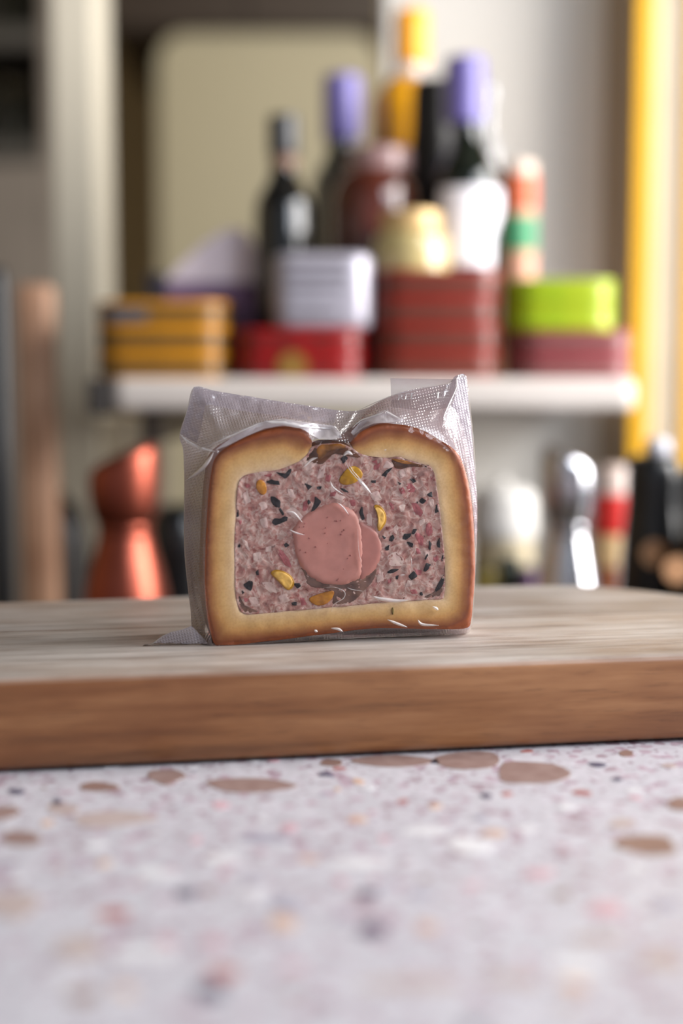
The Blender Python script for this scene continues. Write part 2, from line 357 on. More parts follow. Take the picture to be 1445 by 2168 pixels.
chips = [(520, 1660, 108, 19, 'taupe'), (1115, 1636, 78, 32, 'taupe'), (995, 1612, 80, 20, 'taupe'), (830, 1612, 80, 13, 'taupe'), (212, 1668, 42, 12, 'brown'), (350, 1645, 38, 16, 'taupe'), (1368, 1790, 76, 22, 'brown'), (45, 1778, 62, 20, 'taupe'), (225, 1735, 95, 18, 'sand'), (130, 1712, 40, 12, 'sand'), (1438, 1706, 26, 15, 'brown'), (10, 1722, 32, 14, 'taupe'), (20, 1915, 62, 34, 'sand'), (170, 2005, 55, 24, 'sand'), (240, 1937, 38, 13, 'red'), (350, 1992, 22, 12, 'pink'), (450, 1995, 22, 12, 'pink'), (620, 2050, 30, 8, 'pink'), (180, 2106, 36, 16, 'brown'), (445, 2100, 38, 18, 'slate'), (390, 1893, 22, 11, 'slate'), (535, 1865, 25, 8, 'grey'), (600, 1916, 40, 12, 'grey'), (595, 1955, 34, 18, 'peach'), (35, 1677, 18, 7, 'slate'), (120, 1697, 11, 8, 'slate'), (465, 1705, 20, 7, 'pink'), (415, 1780, 12, 8, 'pink'), (615, 1752, 20, 9, 'pink'), (690, 1640, 15, 5, 'slate'), (787, 1972, 34, 14, 'slate'), (777, 1892, 24, 9, 'slate'), (890, 1896, 30, 11, 'grey'), (902, 1962, 28, 9, 'peach'), (1277, 1927, 52, 16, 'pink'), (1260, 1988, 66, 10, 'sand'), (1017, 1732, 16, 6, 'grey'), (1072, 1681, 11, 5, 'red'), (852, 1697, 11, 5, 'red'), (757, 1736, 25, 7, 'peach'), (812, 1776, 12, 6, 'pink'), (1307, 1650, 12, 4, 'slate'), (997, 1875, 20, 9, 'pink'), (850, 2085, 115, 15, 'sand'), (1090, 2075, 70, 13, 'sand'), (1400, 2030, 45, 24, 'sand'), (920, 1613, 8, 4, 'slate'), (757, 1655, 15, 6, 'peach'), (1327, 1596, 16, 7, 'brown'), (700, 1615, 26, 8, 'brown'), (560, 1775, 60, 9, 'grey'), (1140, 1850, 40, 12, 'pink'), (330, 1850, 50, 10, 'white'), (1000, 1790, 60, 16, 'white'), (760, 1830, 70, 12, 'white'), (300, 2020, 60, 16, 'white'), (1220, 2045, 60, 16, 'white'), (900, 1760, 50, 10, 'white'), (470, 1820, 50, 10, 'white')]
ZC = CTR + .00015
def chip(pts, col):
    zc = ZC; n = len(pts); vs = [(x, y, zc) for x, y in pts] + [(x, y, CTR - .0005) for x, y in pts]
    fs = [tuple(range(n))] + [(i, i + n, (i + 1) % n + n, (i + 1) % n) for i in range(n)]
    return obj('stone_chip', vs, fs, CM[col], ct)
used = []
def blob2(n, jag, r=rnd):
    a0 = r.random() * 6; return [(math.cos(a0 + 2 * math.pi * i / n) * (1 + r.uniform(-jag, jag)), math.sin(a0 + 2 * math.pi * i / n) * (1 + r.uniform(-jag, jag))) for i in range(n)]
for px, py, a, b, c in chips:
    q = []
    for u, v in chaikin(blob2(8, .34), 1):
        p = PZ(px + u * a, py + v * b, CTR); q.append((p.x, p.y))
    chip(q, c); cx = sum(p[0] for p in q) / len(q); cy = sum(p[1] for p in q) / len(q)
    used.append((cx, cy, max(math.hypot(p[0] - cx, p[1] - cy) for p in q)))
k = 0; tries = 0
while k < 235 and tries < 9000:
    tries += 1
    y = rnd.uniform(.24, .52); x = rnd.uniform(-.27, .27) * y / .5
    r = rnd.choice((.0012, .0016, .0022, .003, .0035))
    if any(math.hypot(x - u[0], y - u[1]) < u[2] + r * 1.5 for u in used): continue
    st = rnd.uniform(.6, 1.6); an = rnd.random() * 3
    q = [(x + r * (u * math.cos(an) * st - v * math.sin(an)), y + r * (u * math.sin(an) * st + v * math.cos(an))) for u, v in blob2(8, .25)]
    chip(q, rnd.choice(('pink', 'pink', 'grey', 'slate', 'white', 'white', 'red', 'peach', 'sand', 'white', 'brown')))
    used.append((x, y, r * 1.6)); k += 1
# base units under the tops
sb = thing('base_cabinet', (0, .3, 0), 'white kitchen base cabinet carrying the terrazzo worktop', 'cabinet')
bm_obj('body', box_bm(c0 + .02, c1 - .02, -0.1, yb - .02, 0.0, CTR - .0305, .003), M['wallwhite'], sb)
LOW = CAM.z - .25
lw = props(bm_obj('back_worktop', box_bm(-1.3, .95, .98, 1.355, LOW - .04, LOW, .003), mat('dark_worktop', (70, 60, 54), .45, scale=12)), 'dark lower worktop behind the terrazzo counter, under the shelf', 'worktop')
lb = thing('low_cabinet', (0, 1.2, 0), 'dark low cabinet carrying the rear worktop under the shelf', 'cabinet')
bm_obj('body', box_bm(-1.28, .93, 1.0, 1.35, 0.0, LOW - .0405, .003), mat('low_cab', (60, 52, 48), .6), lb)
# ---------------------------------------------------------------- cutting board, three glued staves
u = Vector((math.cos(BD), math.sin(BD), 0)); vdir = Vector((-math.sin(BD), math.cos(BD), 0))
f0 = PZ(722, 1411, TOP)
back = [PZ(a, b, TOP) for a, b in ((0, 1275), (200, 1269), (400, 1262), (700, 1250), (1010, 1241), (1150, 1239), (1250, 1241), (1350, 1247), (1445, 1258))]
loc = [((p - f0).dot(u), (p - f0).dot(vdir)) for p in back]
outl = [(-.30, 0.0), (-.2, 0.0), (-.1, 0.0), (0, 0), (.1, 0), (.17, 0.0), (.205, .008), (.226, .035), (.232, .075), (.224, .12)] + loc[::-1] + [(-.22, loc[0][1] - .003), (-.28, loc[0][1] - .02), (-.325, loc[0][1] - .06), (-.335, .06), (-.325, .015)]
outl = catmull(outl, 6)
bt = thing('cutting_board', (f0.x, f0.y + .09, CTR), 'thick round-ended wooden chopping board lying on the terrazzo worktop', 'cutting board')
def clip(poly, lo, hi):
    for s, lim in ((1, lo), (-1, -hi)):
        q = []
        for i in range(len(poly)):
            a = poly[i]; b = poly[(i + 1) % len(poly)]; da = s * a[1] - lim; db = s * b[1] - lim
            if da >= 0: q.append(a)
            if (da >= 0) != (db >= 0): t = da / (da - db); q.append((a[0] + (b[0] - a[0]) * t, a[1] + (b[1] - a[1]) * t))
        poly = q
    return poly
j1 = (PZ(200, 1332, TOP) - f0).dot(vdir); j2 = j1 + .075
for k, (lo, hi) in enumerate(((-1, j1 - .0004), (j1 + .0004, j2 - .0003), (j2 + .0003, 1))):
    pl = clip(outl, lo, hi); q = [pl[0]]
    for p in pl[1:]:
        if math.hypot(p[0] - q[-1][0], p[1] - q[-1][1]) > 5e-4: q.append(p)
    if math.hypot(q[0][0] - q[-1][0], q[0][1] - q[-1][1]) < 5e-4: q.pop()
    bm = bmesh.new(); W3 = lambda p, z: f0 + u * p[0] + vdir * p[1] + Vector((0, 0, z - TOP))
    tv = [bm.verts.new(W3(p, TOP)) for p in q]; bv = [bm.verts.new(W3(p, CTR + .0012)) for p in q]
    bm.faces.new(tv); bm.faces.new(bv[::-1]); n = len(q)
    rim = []
    for i in range(n):
        j = (i + 1) % n; bm.faces.new((tv[i], bv[i], bv[j], tv[j]))
        cut = any(abs(q[i][1] - L_) < 1e-6 and abs(q[j][1] - L_) < 1e-6 for L_ in (lo, hi))
        if not cut:
            rim += [e for e in bm.edges if set(e.verts) in ({tv[i], tv[j]}, {bv[i], bv[j]})]
    bmesh.ops.recalc_face_normals(bm, faces=bm.faces)
    bmesh.ops.bevel(bm, geom=rim, offset=.0032, segments=4, affect='EDGES', profile=.5, clamp_overlap=True)
    bm_obj('stave', bm, M['wood'], bt, 'auto')
# ================================================================ PATE SLICE
A = PZ(455, 1368, TOP); B = PZ(985, 1352, TOP)
eu = (B - A).normalized(); en = Vector((eu.y, -eu.x, 0))     # en points to the viewer
if en.y > 0: en = -en
def FP(px, py, d=0.0):                                        # point of the cut face, d metres behind it
    r = ray(px, py); o = A - en * d
    return CAM + r * ((o - CAM).dot(en) / r.dot(en))
PXM = 0.57 / F
OUT = [(660, 935), (655, 920), (640, 909), (620, 904), (598, 903), (575, 906), (550, 913), (525, 923), (500, 935), (478, 948), (462, 961), (452, 976), (447, 1000), (442, 1040), (438, 1100), (435, 1160), (433, 1220), (434, 1265), (439, 1310), (447, 1345), (456, 1365), (480, 1367), (520, 1363), (560, 1358), (600, 1354), (650, 1347), (700, 1341), (750, 1334), (800, 1330), (860, 1331), (920, 1332), (965, 1332), (985, 1330), (995, 1322), (1000, 1285), (1004, 1230), (1005, 1180), (1003, 1130), (1000, 1085), (994, 1040), (987, 1005), (977, 975), (964, 955), (945, 940), (920, 925), (895, 911), (868, 902), (838, 898), (808, 897), (785, 903), (762, 915), (746, 929), (741, 938)]
INN = [(748, 950), (762, 960), (780, 965), (800, 968), (822, 969), (843, 967), (862, 973), (880, 979), (900, 984), (912, 990), (919, 1003), (924, 1030), (929, 1065), (934, 1110), (938, 1150), (941, 1190), (942, 1230), (940, 1258), (936, 1268), (915, 1270), (870, 1272), (820, 1275), (780, 1279), (740, 1283), (700, 1286), (660, 1290), (620, 1293), (570, 1298), (530, 1301), (513, 1298), (503, 1284), (498, 1255), (496, 1200), (496, 1150), (498, 1100), (500, 1060), (503, 1030), (510, 1012), (525, 1004), (557, 998), (580, 996), (600, 991), (620, 983), (638, 973), (652, 958), (659, 946)]
outc = catmull(OUT, 4, False); innc = catmull(INN, 3, False)
ring = outc + innc
def patch(poly, step, jitter=0.25, extra=None):
    pts = [Vector((p[0], p[1])) for p in poly]; n = len(pts)
    xs = [p.x for p in pts]; ys = [p.y for p in pts]
    y = min(ys) + step / 2; row = 0; r = random.Random(3)
    while y < max(ys):
        x = min(xs) + (step / 2 if row % 2 else 0)
        while x < max(xs):
            a = x + r.uniform(-jitter, jitter) * step; b = y + r.uniform(-jitter, jitter) * step
            if inside(a, b, poly) and dist_line(a, b, poly, True) > step * .45: pts.append(Vector((a, b)))
            x += step
        y += step; row += 1
    vs, es, fs, *_ = delaunay_2d_cdt(pts, [], [list(range(n))], 1, 1e-5)
    return [(v.x, v.y) for v in vs], [list(f) for f in fs]
T = 0.031
slice_ = thing('pate_slice', ((A + B) / 2 - en * T / 2).to_tuple(), 'slice of pâté in golden pastry crust with pistachios and a smooth pink centre', 'pâté slice')
def orient(vs, fs):
    for f in fs:
        nn = (vs[f[1]] - vs[f[0]]).cross(vs[f[2]] - vs[f[0]])
        if nn.dot(en) < 0: f.reverse()
    return fs
V2, F2 = patch(ring, 5.0)
def nz(x, y, s): return noise.noise(Vector((x * s, y * s, 0)))
vs = []; bake = []
for x, y in V2:
    do = dist_line(x, y, outc); di = dist_line(x, y, innc)
    d = 0.0
    if do < 7: d += .0011 * (1 - math.sqrt(max(0, 1 - (1 - do / 7) ** 2)))
    if di < 6: d += .0003 * (1 - di / 6)
    d -= .0003 * nz(x, y, .03)
    vs.append(FP(x, y, d)); bk = min(1, .86 * do / max(do + di, 1) + .10 * (do > 3))
    tip = max(0, 1 - math.hypot(x - 655, y - 940) / 60, 1 - math.hypot(x - 745, y - 935) / 60)
    bake.append(max(0, bk * (1 - .55 * tip) - .16 * max(0, min(1, (965 - y) / 40)) - .06 * max(0, min(1, (y - 1290) / 30)) - .13 * max(0, min(1, (x - 945) / 35))))
orient(vs, F2)
nf = len(vs); pl = []
for i, p in enumerate(ring):                                   # back rim and side skin
    f = FP(*p, 0.0); q = f - en * T
    if q.z < TOP + .0006: q.z = TOP + .0006
    vs.append(f - en * T * .5 if f.z > TOP + .0006 else Vector((f.x, f.y, TOP + .0006)) - en * T * .5); bake.append(0.02)
    vs.append(q); bake.append(0.02)
import collections
key = {}
for i, (x, y) in enumerate(V2): key[(round(x, 2), round(y, 2))] = i
idx = [key.get((round(p[0], 2), round(p[1], 2))) for p in ring]; m_ = len(ring)
faces = list(F2)
for i in range(m_):
    j = (i + 1) % m_
    if idx[i] is None or idx[j] is None: continue
    faces.append([idx[i], idx[j], nf + 2 * j, nf + 2 * i]); faces.append([nf + 2 * i, nf + 2 * j, nf + 2 * j + 1, nf + 2 * i + 1])
faces.append([nf + 2 * i + 1 for i in range(m_)])
cr = obj('crust', vs, faces, M['crust'], slice_, True, {'bake': bake}); cr.data.set_sharp_from_angle(angle=math.radians(50))
# filling
fillp = [(p[0], p[1]) for p in innc] + [(680, 940), (720, 938)]
V3, F3 = patch(chaikin(fillp, 0), 4.0)
def relief(x, y): return -.0006 * nz(x, y, .045) - .0005 * nz(x + 90, y, .11) - .0002 * nz(x, y, .3)
def fd(x, y):
    e = dist_line(x, y, fillp, True); return .0006 + relief(x, y) + (-.0004 * (1 - e / 8) if e < 8 else 0)
vs = [FP(x, y, fd(x, y)) for x, y in V3]; orient(vs, F3)
nf = len(vs); key = {(round(x, 2), round(y, 2)): i for i, (x, y) in enumerate(V3)}
idx = [key.get((round(p[0], 2), round(p[1], 2))) for p in fillp]; m_ = len(fillp); faces = list(F3)
for p in fillp:
    vs.append(FP(p[0], p[1], 0) - en * (T - .0004))
for i in range(m_):
    j = (i + 1) % m_
    if idx[i] is not None and idx[j] is not None: faces.append([idx[i], idx[j], nf + j, nf + i])
faces.append([nf + i for i in range(m_)])
obj('filling', vs, faces, M['meat'], slice_, True)
def lump(name, poly, m, h=.0005, base=.0006, ck=2, flat=.6, parent=slice_, lift=0.0):
    """low smooth lump set into the cut face: outline, shoulder ring, top"""
    q = chaikin(poly, ck) if ck else poly
    cx = sum(p[0] for p in q) / len(q); cy = sum(p[1] for p in q) / len(q); n = len(q); vs = []; fs = []
    rows = [(1.0, .0008), (.93, -.2 * h), (flat + (1 - flat) * .5, -h * .8), (flat, -h), (flat * .5, -h * 1.05)]
    for s, dz in rows:
        for x, y in q:
            a = cx + (x - cx) * s; b = cy + (y - cy) * s
            vs.append(FP(a, b, .0006 + relief(a, b) * .8 + dz - lift))
    vs.append(FP(cx, cy, .0006 + relief(cx, cy) * .8 - h * 1.05 - lift))
    for r_ in range(len(rows) - 1):
        for i in range(n):
            j = (i + 1) % n; fs.append([r_ * n + i, r_ * n + j, (r_ + 1) * n + j, (r_ + 1) * n + i])
    L0 = (len(rows) - 1) * n
    for i in range(n): fs.append([L0 + i, L0 + (i + 1) % n, L0 + n])
    orient(vs, fs)
    return obj(name, vs, fs, m, parent, True)
# aspic
lump('aspic_jelly', [(627, 1195), (645, 1220), (675, 1238), (710, 1244), (745, 1241), (775, 1229), (795, 1212), (804, 1198), (800, 1215), (790, 1237), (772, 1252), (757, 1270), (740, 1282), (700, 1285), (705, 1265), (690, 1245), (645, 1244), (640, 1215)], M['aspic'], .0002, flat=.8)
lump('aspic_jelly', [(496, 1246), (505, 1258), (515, 1286), (545, 1296), (560, 1299), (520, 1302), (504, 1294), (497, 1270)], M['aspic'], .0001)
lump('aspic_jelly', [(941, 1228), (941, 1258), (935, 1269), (905, 1269), (880, 1271), (900, 1262), (920, 1252)], M['aspic'], .0001)
lump('aspic_jelly', [(818, 967), (843, 966), (870, 975), (897, 981), (908, 986), (895, 990), (870, 988), (850, 994), (832, 992), (832, 984)], M['aspicdark'], .0002)
lump('aspic_jelly', [(820, 969), (845, 972), (875, 979), (900, 986), (880, 985), (850, 982), (835, 977)], M['aspicamber'], .0006)
lump('aspic_jelly', [(660, 932), (700, 930), (741, 932), (752, 952), (775, 966), (760, 972), (740, 962), (716, 958), (697, 965), (682, 986), (665, 984), (640, 980), (655, 955)], M['aspicdark'], .0003)
lump('aspic_jelly', [(668, 940), (700, 936), (735, 938), (735, 950), (712, 950), (690, 960), (676, 978), (668, 970)], M['aspicamber'], .0007)
# smooth centre
core = [(645, 1088), (665, 1076), (690, 1065), (712, 1062), (735, 1070), (754, 1084), (764, 1104), (769, 1130), (771, 1165), (770, 1200), (766, 1226), (740, 1238), (710, 1243), (675, 1237), (648, 1220), (630, 1194), (620, 1162), (614, 1130), (622, 1106)]
def domed(name, poly, m, h):
    Vc, Fc_ = patch(poly, 6.0); vsc = []
    for x, y in Vc:
        e = dist_line(x, y, poly, True)
        vsc.append(FP(x, y, .0014 - (.0014 + h) * math.sqrt(max(0, 1 - (1 - min(e, 11) / 11) ** 2)) - .0003 * nz(x, y, .02)))
    return obj(name, vsc, orient(vsc, Fc_), m, slice_, True)
domed('smooth_centre', [(755, 1098), (775, 1106), (792, 1117), (804, 1132), (811, 1158), (807, 1186), (796, 1208), (778, 1225), (758, 1234), (752, 1160)], M['core2'], .0001)
core = chaikin(core, 2); domed('smooth_centre', core, M['core'], .0006)
for i in range(34):
    a, b = rnd.uniform(622, 800), rnd.uniform(1075, 1232)
    if inside(a, b, core) and dist_line(a, b, core, True) > 12:
        r_ = rnd.uniform(1.2, 2.6)
        lump('meat_fleck', [(a + r_ * u_, b + r_ * v_ * .8) for u_, v_ in blob2(6, .25)], M['fleck'], .0002, ck=0, lift=.0013)
blk = ['585,1000 596,1002 605,1006 611,994 616,994 612,1005 603,1013 597,1009', '565,1018 574,1016 588,1018 591,1027 580,1025 566,1022', '574,1052 582,1053 593,1061 592,1074 583,1073 574,1063', '500,1079 505,1081 505,1092 501,1095 498,1088', '593,1075 601,1088 597,1092 591,1080', '577,1105 582,1097 591,1099 601,1093 607,1095 606,1102 594,1107 583,1112', '601,1152 606,1150 612,1154 604,1159', '515,1238 525,1231 535,1232 531,1250 524,1248', '623,1235 634,1235 636,1241 630,1245 624,1241', '617,1276 628,1275 627,1282 619,1281', '512,1250 517,1255 513,1258', '721,971 729,963 736,970 727,981', '644,1022 661,1029 652,1038', '667,1052 679,1062 670,1075 658,1084 665,1068', '670,1031 680,1030 678,1036 672,1036', '719,1034 728,1035 738,1043 728,1041', '760,1084 767,1072 768,1085 771,1098 765,1100', '785,1018 795,1017 794,1022 787,1022', '868,1014 875,1013 880,1019 874,1023', '841,1019 849,1023 846,1027', '888,1060 894,1054 901,1060 895,1067 889,1063', '904,1047 914,1041 915,1053 908,1051', '922,1068 929,1071 929,1082 921,1085', '881,1063 885,1061 884,1066', '897,985 908,984 904,991', '807,1006 817,997 831,990 820,1003 817,1009', '852,1140 856,1131 869,1129 868,1136 859,1143', '870,1130 875,1120 882,1121 876,1131', '861,1147 874,1151 872,1159 866,1156', '826,1137 831,1132 834,1139 829,1146 824,1144', '809,1133 817,1139 813,1142', '815,1160 824,1154 822,1164 816,1166', '820,1211 828,1206 843,1205 832,1213 824,1214', '865,1219 875,1210 882,1220 872,1228 867,1225', '896,1208 903,1192 911,1196 906,1205 900,1210', '898,1183 904,1173 906,1177 901,1184', '907,1162 908,1145 913,1152 911,1163', '924,1151 930,1138 931,1159 926,1158', '935,1187 936,1176 942,1177 940,1188', '922,1248 930,1230 939,1217 939,1235 930,1248 923,1252', '541,1211 547,1206 547,1218 542,1217', '504,1154 508,1152 508,1158 504,1158', '838,1220 843,1219 841,1226 837,1225', '650,1062 654,1058 658,1064 652,1068', '888,1256 893,1254 894,1260 889,1260']
red = ['843,1035 852,1032 858,1043 848,1047', '859,1025 870,1024 879,1035 876,1040 865,1041 861,1034', '871,1065 881,1066 895,1084 889,1094 876,1083', '822,1065 829,1065 834,1074 831,1080', '902,1110 910,1108 915,1117 914,1128 907,1135 901,1128', '877,1131 886,1128 896,1138 894,1155 887,1153', '881,1160 887,1162 891,1172 882,1172', '916,1182 925,1176 928,1185 921,1190', '876,1205 892,1207 890,1218 882,1216', '585,1166 596,1166 611,1184 616,1201 604,1196 593,1182', '502,1102 512,1102 509,1112', '558,1006 576,1002 572,1011', '690,1006 701,1006 697,1020 688,1017', '740,1060 751,1058 752,1070 743,1071', '785,977 797,973 798,983', '909,1007 915,1012 913,1019', '633,1266 643,1267 649,1279 638,1281', '514,1265 526,1268 519,1276', '820,1228 828,1225 826,1234 820,1235', '641,1064 650,1058 651,1078 640,1082', '518,1026 526,1024 530,1031 521,1032', '868,1250 880,1247 884,1256 872,1258', '792,985 805,980 800,994 790,995', '700,1042 712,1040 708,1050 699,1052']
pale = ['821,1180 838,1168 853,1185 849,1197 827,1197', '831,1121 840,1110 843,1118 838,1131', '844,999 852,993 857,1006 847,1012', '907,1057 917,1057 917,1070 911,1073', '872,1006 881,1008 878,1013', '845,1071 858,1068 855,1080 848,1084', '799,1216 810,1210 811,1228 799,1232', '617,1002 628,996 626,1010', '608,1037 618,1036 623,1052 612,1052', '676,990 688,984 684,1010 671,1013', '550,1100 564,1096 566,1116 556,1115', '512,1140 523,1147 528,1166 520,1158', '555,1233 577,1235 586,1254 567,1250', '526,1266 542,1265 550,1283 535,1282', '607,1083 622,1074 636,1088 646,1104 628,1100', '514,1046 524,1040 530,1060 520,1066', '562,1158 573,1156 572,1168 563,1168', '536,1172 552,1170 550,1188 538,1186', '646,980 664,968 672,976 660,990 648,994', '782,1046 800,1040 808,1056 792,1060', '700,1030 716,1048 730,1052 722,1060 704,1052', '820,976 832,984 828,992 812,990', '862,1228 872,1230 870,1240 860,1240', '590,1262 606,1258 612,1272 596,1276', '886,1104 896,1098 900,1108 890,1112', '777,1090 786,1088 786,1112 778,1106', '900,1168 908,1170 904,1180 898,1176', '548,1066 560,1062 566,1074 554,1080']
pp = lambda s: [tuple(map(float, t.split(','))) for t in s.split()]
def rag(poly, sc, j):
    cx = sum(p[0] for p in poly) / len(poly); cy = sum(p[1] for p in poly) / len(poly); q = []
    for i in range(len(poly)):
        a = poly[i]; b = poly[(i + 1) % len(poly)]
        for t in (0, .5): q.append((cx + (a[0] + (b[0] - a[0]) * t - cx) * sc + rnd.uniform(-j, j), cy + (a[1] + (b[1] - a[1]) * t - cy) * sc + rnd.uniform(-j, j)))
    return q
for s in pale: lump('fat_piece', rag(pp(s), 1.2, 1.4), M['fat'], .00012, ck=1, flat=.9)
for s in red: lump('ham_piece', rag(pp(s), 1.15, 1.0), M['ham'], .00012, ck=1, flat=.9)
for s in blk: lump('truffle_piece', rag(pp(s), 1.18, .9), M['truffle'], .00015, ck=1, lift=.0001, flat=.9)
def pist(poly, rim, flesh, s=.78, h=.0006):
    lump_o = lump('pistachio', poly, rim, h, flat=.82)
    if flesh:
        cx = sum(p[0] for p in poly) / len(poly); cy = sum(p[1] for p in poly) / len(poly)
        lump('pistachio_flesh', [(cx + (x - cx) * s, cy + (y - cy) * s) for x, y in poly], flesh, .0003, parent=lump_o, lift=h * 1.15 + .0005)
pist([(541, 1020), (548, 1014), (558, 1016), (565, 1028), (565, 1043), (558, 1050), (549, 1046), (541, 1035)], M['pistor'], None)
pist([(715, 1015), (726, 1000), (736, 988), (752, 984), (768, 996), (770, 1010), (752, 1024), (732, 1029), (718, 1025)], M['pistskin'], None)
pist([(789, 1068), (798, 1066), (810, 1073), (818, 1088), (819, 1105), (811, 1118), (802, 1129), (797, 1120), (799, 1100), (796, 1084)], M['pistskin'], M['pist'], .76)
pist([(568, 1212), (580, 1204), (600, 1207), (618, 1218), (626, 1233), (620, 1248), (608, 1252), (596, 1240), (583, 1226)], M['pistskin'], M['pist'], .80)
pist([(650, 1266), (670, 1258), (697, 1250), (710, 1249), (707, 1264), (691, 1281), (672, 1284), (656, 1277)], M['pistor'], None)
lump('herb_fleck', [(829, 1286), (833, 1285), (833, 1302), (829, 1301)], mat('herb', (110, 92, 30), .5), .0003, lift=.0008)
# ================================================================ VACUUM BAG
bag = thing('vacuum_bag', ((A + B) / 2 - en * T / 2 - Vector((0, 0, 0))).to_tuple(), 'clear embossed vacuum bag wrapped tight around the pâté slice', 'plastic bag')
ROWS = [(455, 1366, 440, 1370, .002), (446, 1335, 409, 1337, .010), (439, 1290, 403, 1290, .014), (434, 1230, 396, 1235, .016), (434, 1160, 390, 1170, .017), (437, 1100, 389, 1100, .017), (441, 1040, 390, 1030, .016), (446, 1003, 389, 985, .015), (452, 976, 387, 950, .014), (458, 965, 380, 920, .013), (470, 952, 396, 868, .013), (482, 945, 411, 820, .013), (510, 930, 460, 829, .013), (550, 912, 530, 840, .013), (600, 903, 600, 851, .013), (640, 909, 680, 863, .013), (664, 936, 720, 869, .012), (700, 932, 750, 870, .012), (740, 936, 776, 864, .012), (764, 914, 803, 850, .012), (800, 897, 828, 838, .012), (840, 898, 880, 823, .012), (880, 906, 947, 813, .013), (905, 916, 963, 797, .015), (930, 931, 986, 796, .016), (964, 955, 991, 850, .018), (978, 978, 997, 905, .020), (988, 1010, 1003, 985, .021), (996, 1050, 1008, 1040, .021), (1001, 1100, 1010, 1090, .020), (1004, 1160, 1009, 1150, .018), (1004, 1200, 1007, 1205, .017), (1001, 1270, 1003, 1275, .014), (995, 1323, 997, 1332, .010), (984, 1331, 972, 1346, .010), (920, 1332, 915, 1351, .008), (800, 1330, 800, 1357, .008), (700, 1341, 700, 1363, .006), (600, 1354, 600, 1369, .004), (520, 1363, 520, 1371, .002)]
cols_ = catmull(ROWS, 12); NC = len(cols_); MS = 18
FOLDS = [([(380, 920), (402, 936), (428, 946), (456, 953)], .0022, 4), ([(456, 953), (430, 985), (392, 1020)], .0018, 5), ([(430, 946), (500, 912), (560, 892), (640, 898), (706, 902)], .0016, 5), ([(560, 890), (610, 892), (670, 899), (706, 902), (716, 914)], .0016, 4), ([(745, 905), (775, 884), (805, 872), (826, 866), (850, 884)], .002, 5), ([(965, 798), (962, 830), (938, 880), (935, 900), (968, 955)], .0022, 4), ([(938, 885), (950, 910), (975, 975)], .0015, 3), ([(750, 869), (735, 895), (716, 914)], .0012, 5)]
def zfix(p):
    if p.z < TOP + .0004: p.z = TOP + .0004
    return p
SK = []
def skirt(sign):
    vs = []; fs = []; seal = []
    for i, (ix, iy, ox, oy, od) in enumerate(cols_):
        for k in range(MS + 1):
            t = k / MS; x = ix + (ox - ix) * t; y = iy + (oy - iy) * t
            if sign > 0:
                s = t ** .8; d = -.0007 + (od + .0007) * (s * s * (3 - 2 * s) * .6 + .4 * t)
                for pl_, a, w_ in FOLDS:
                    dd = dist_line(x, y, pl_)
                    if dd < w_ * 4: d -= a * math.exp(-(dd / w_) ** 2) * min(1, 3 * t + .2) * min(1, 4 * (1 - t) + .3)
                d += .0008 * nz(x, y, .05) * min(1, 3 * t) * (1 - t * .5)
            else:
                d = od + .0003 + (T + .002 - od) * (1 - t) ** 1.3 + .0008 * nz(x + 50, y, .04) * t * (1 - t) * 4
            if sign > 0: SK.append((x, y, d))
            vs.append(zfix(FP(x, y, d)) if sign > 0 else zfix(FP(x, y, od) - en * (d - od)))
    for i in range(NC):
        j = (i + 1) % NC
        for k in range(MS): fs.append((i * (MS + 1) + k, j * (MS + 1) + k, j * (MS + 1) + k + 1, i * (MS + 1) + k + 1))
    return vs, fs
v_, f_ = skirt(1); obj('front_film', v_, f_, M['filmskirt'], bag, True)
v_, f_ = skirt(-1); obj('back_film', v_, f_, M['frost'], bag, True)
# tight film over the cut face
facep = [(c[0], c[1]) for c in cols_][::3]
V4, F4 = patch(facep, 5.0)
CRE = [([(729, 968), (738, 992), (756, 1012), (785, 1045)], .0012, 3), ([(700, 1018), (706, 1032), (726, 1046)], .001, 3), ([(715, 1064), (738, 1088)], .0008, 3), ([(613, 1120), (628, 1128), (645, 1133)], .0008, 3), ([(757, 1075), (762, 1120), (758, 1170), (766, 1205)], .0008, 2.5), ([(645, 985), (662, 972), (672, 970)], .0009, 4), ([(700, 1246), (728, 1258), (712, 1280), (702, 1295)], .0008, 3)]
vs = []
for x, y in V4:
    e = dist_line(x, y, facep, True)
    d = -.0016 - .0007 * nz(x, y, .02) - .00035 * nz(x, y + 40, .055)
    for pl_, a, w_ in CRE:
        dd = dist_line(x, y, pl_)
        if dd < 12: d -= a * .6 * math.exp(-(dd / w_) ** 2)
    if e < 14: d += (.0009) * (1 - e / 14)
    vs.append(zfix(FP(x, y, d)))
orient(vs, F4); obj('face_film', vs, F4, M['film'], bag, True)
def near(x, y, off):
    b = min(SK, key=lambda s: (s[0] - x) ** 2 + (s[1] - y) ** 2); return b[2] - off
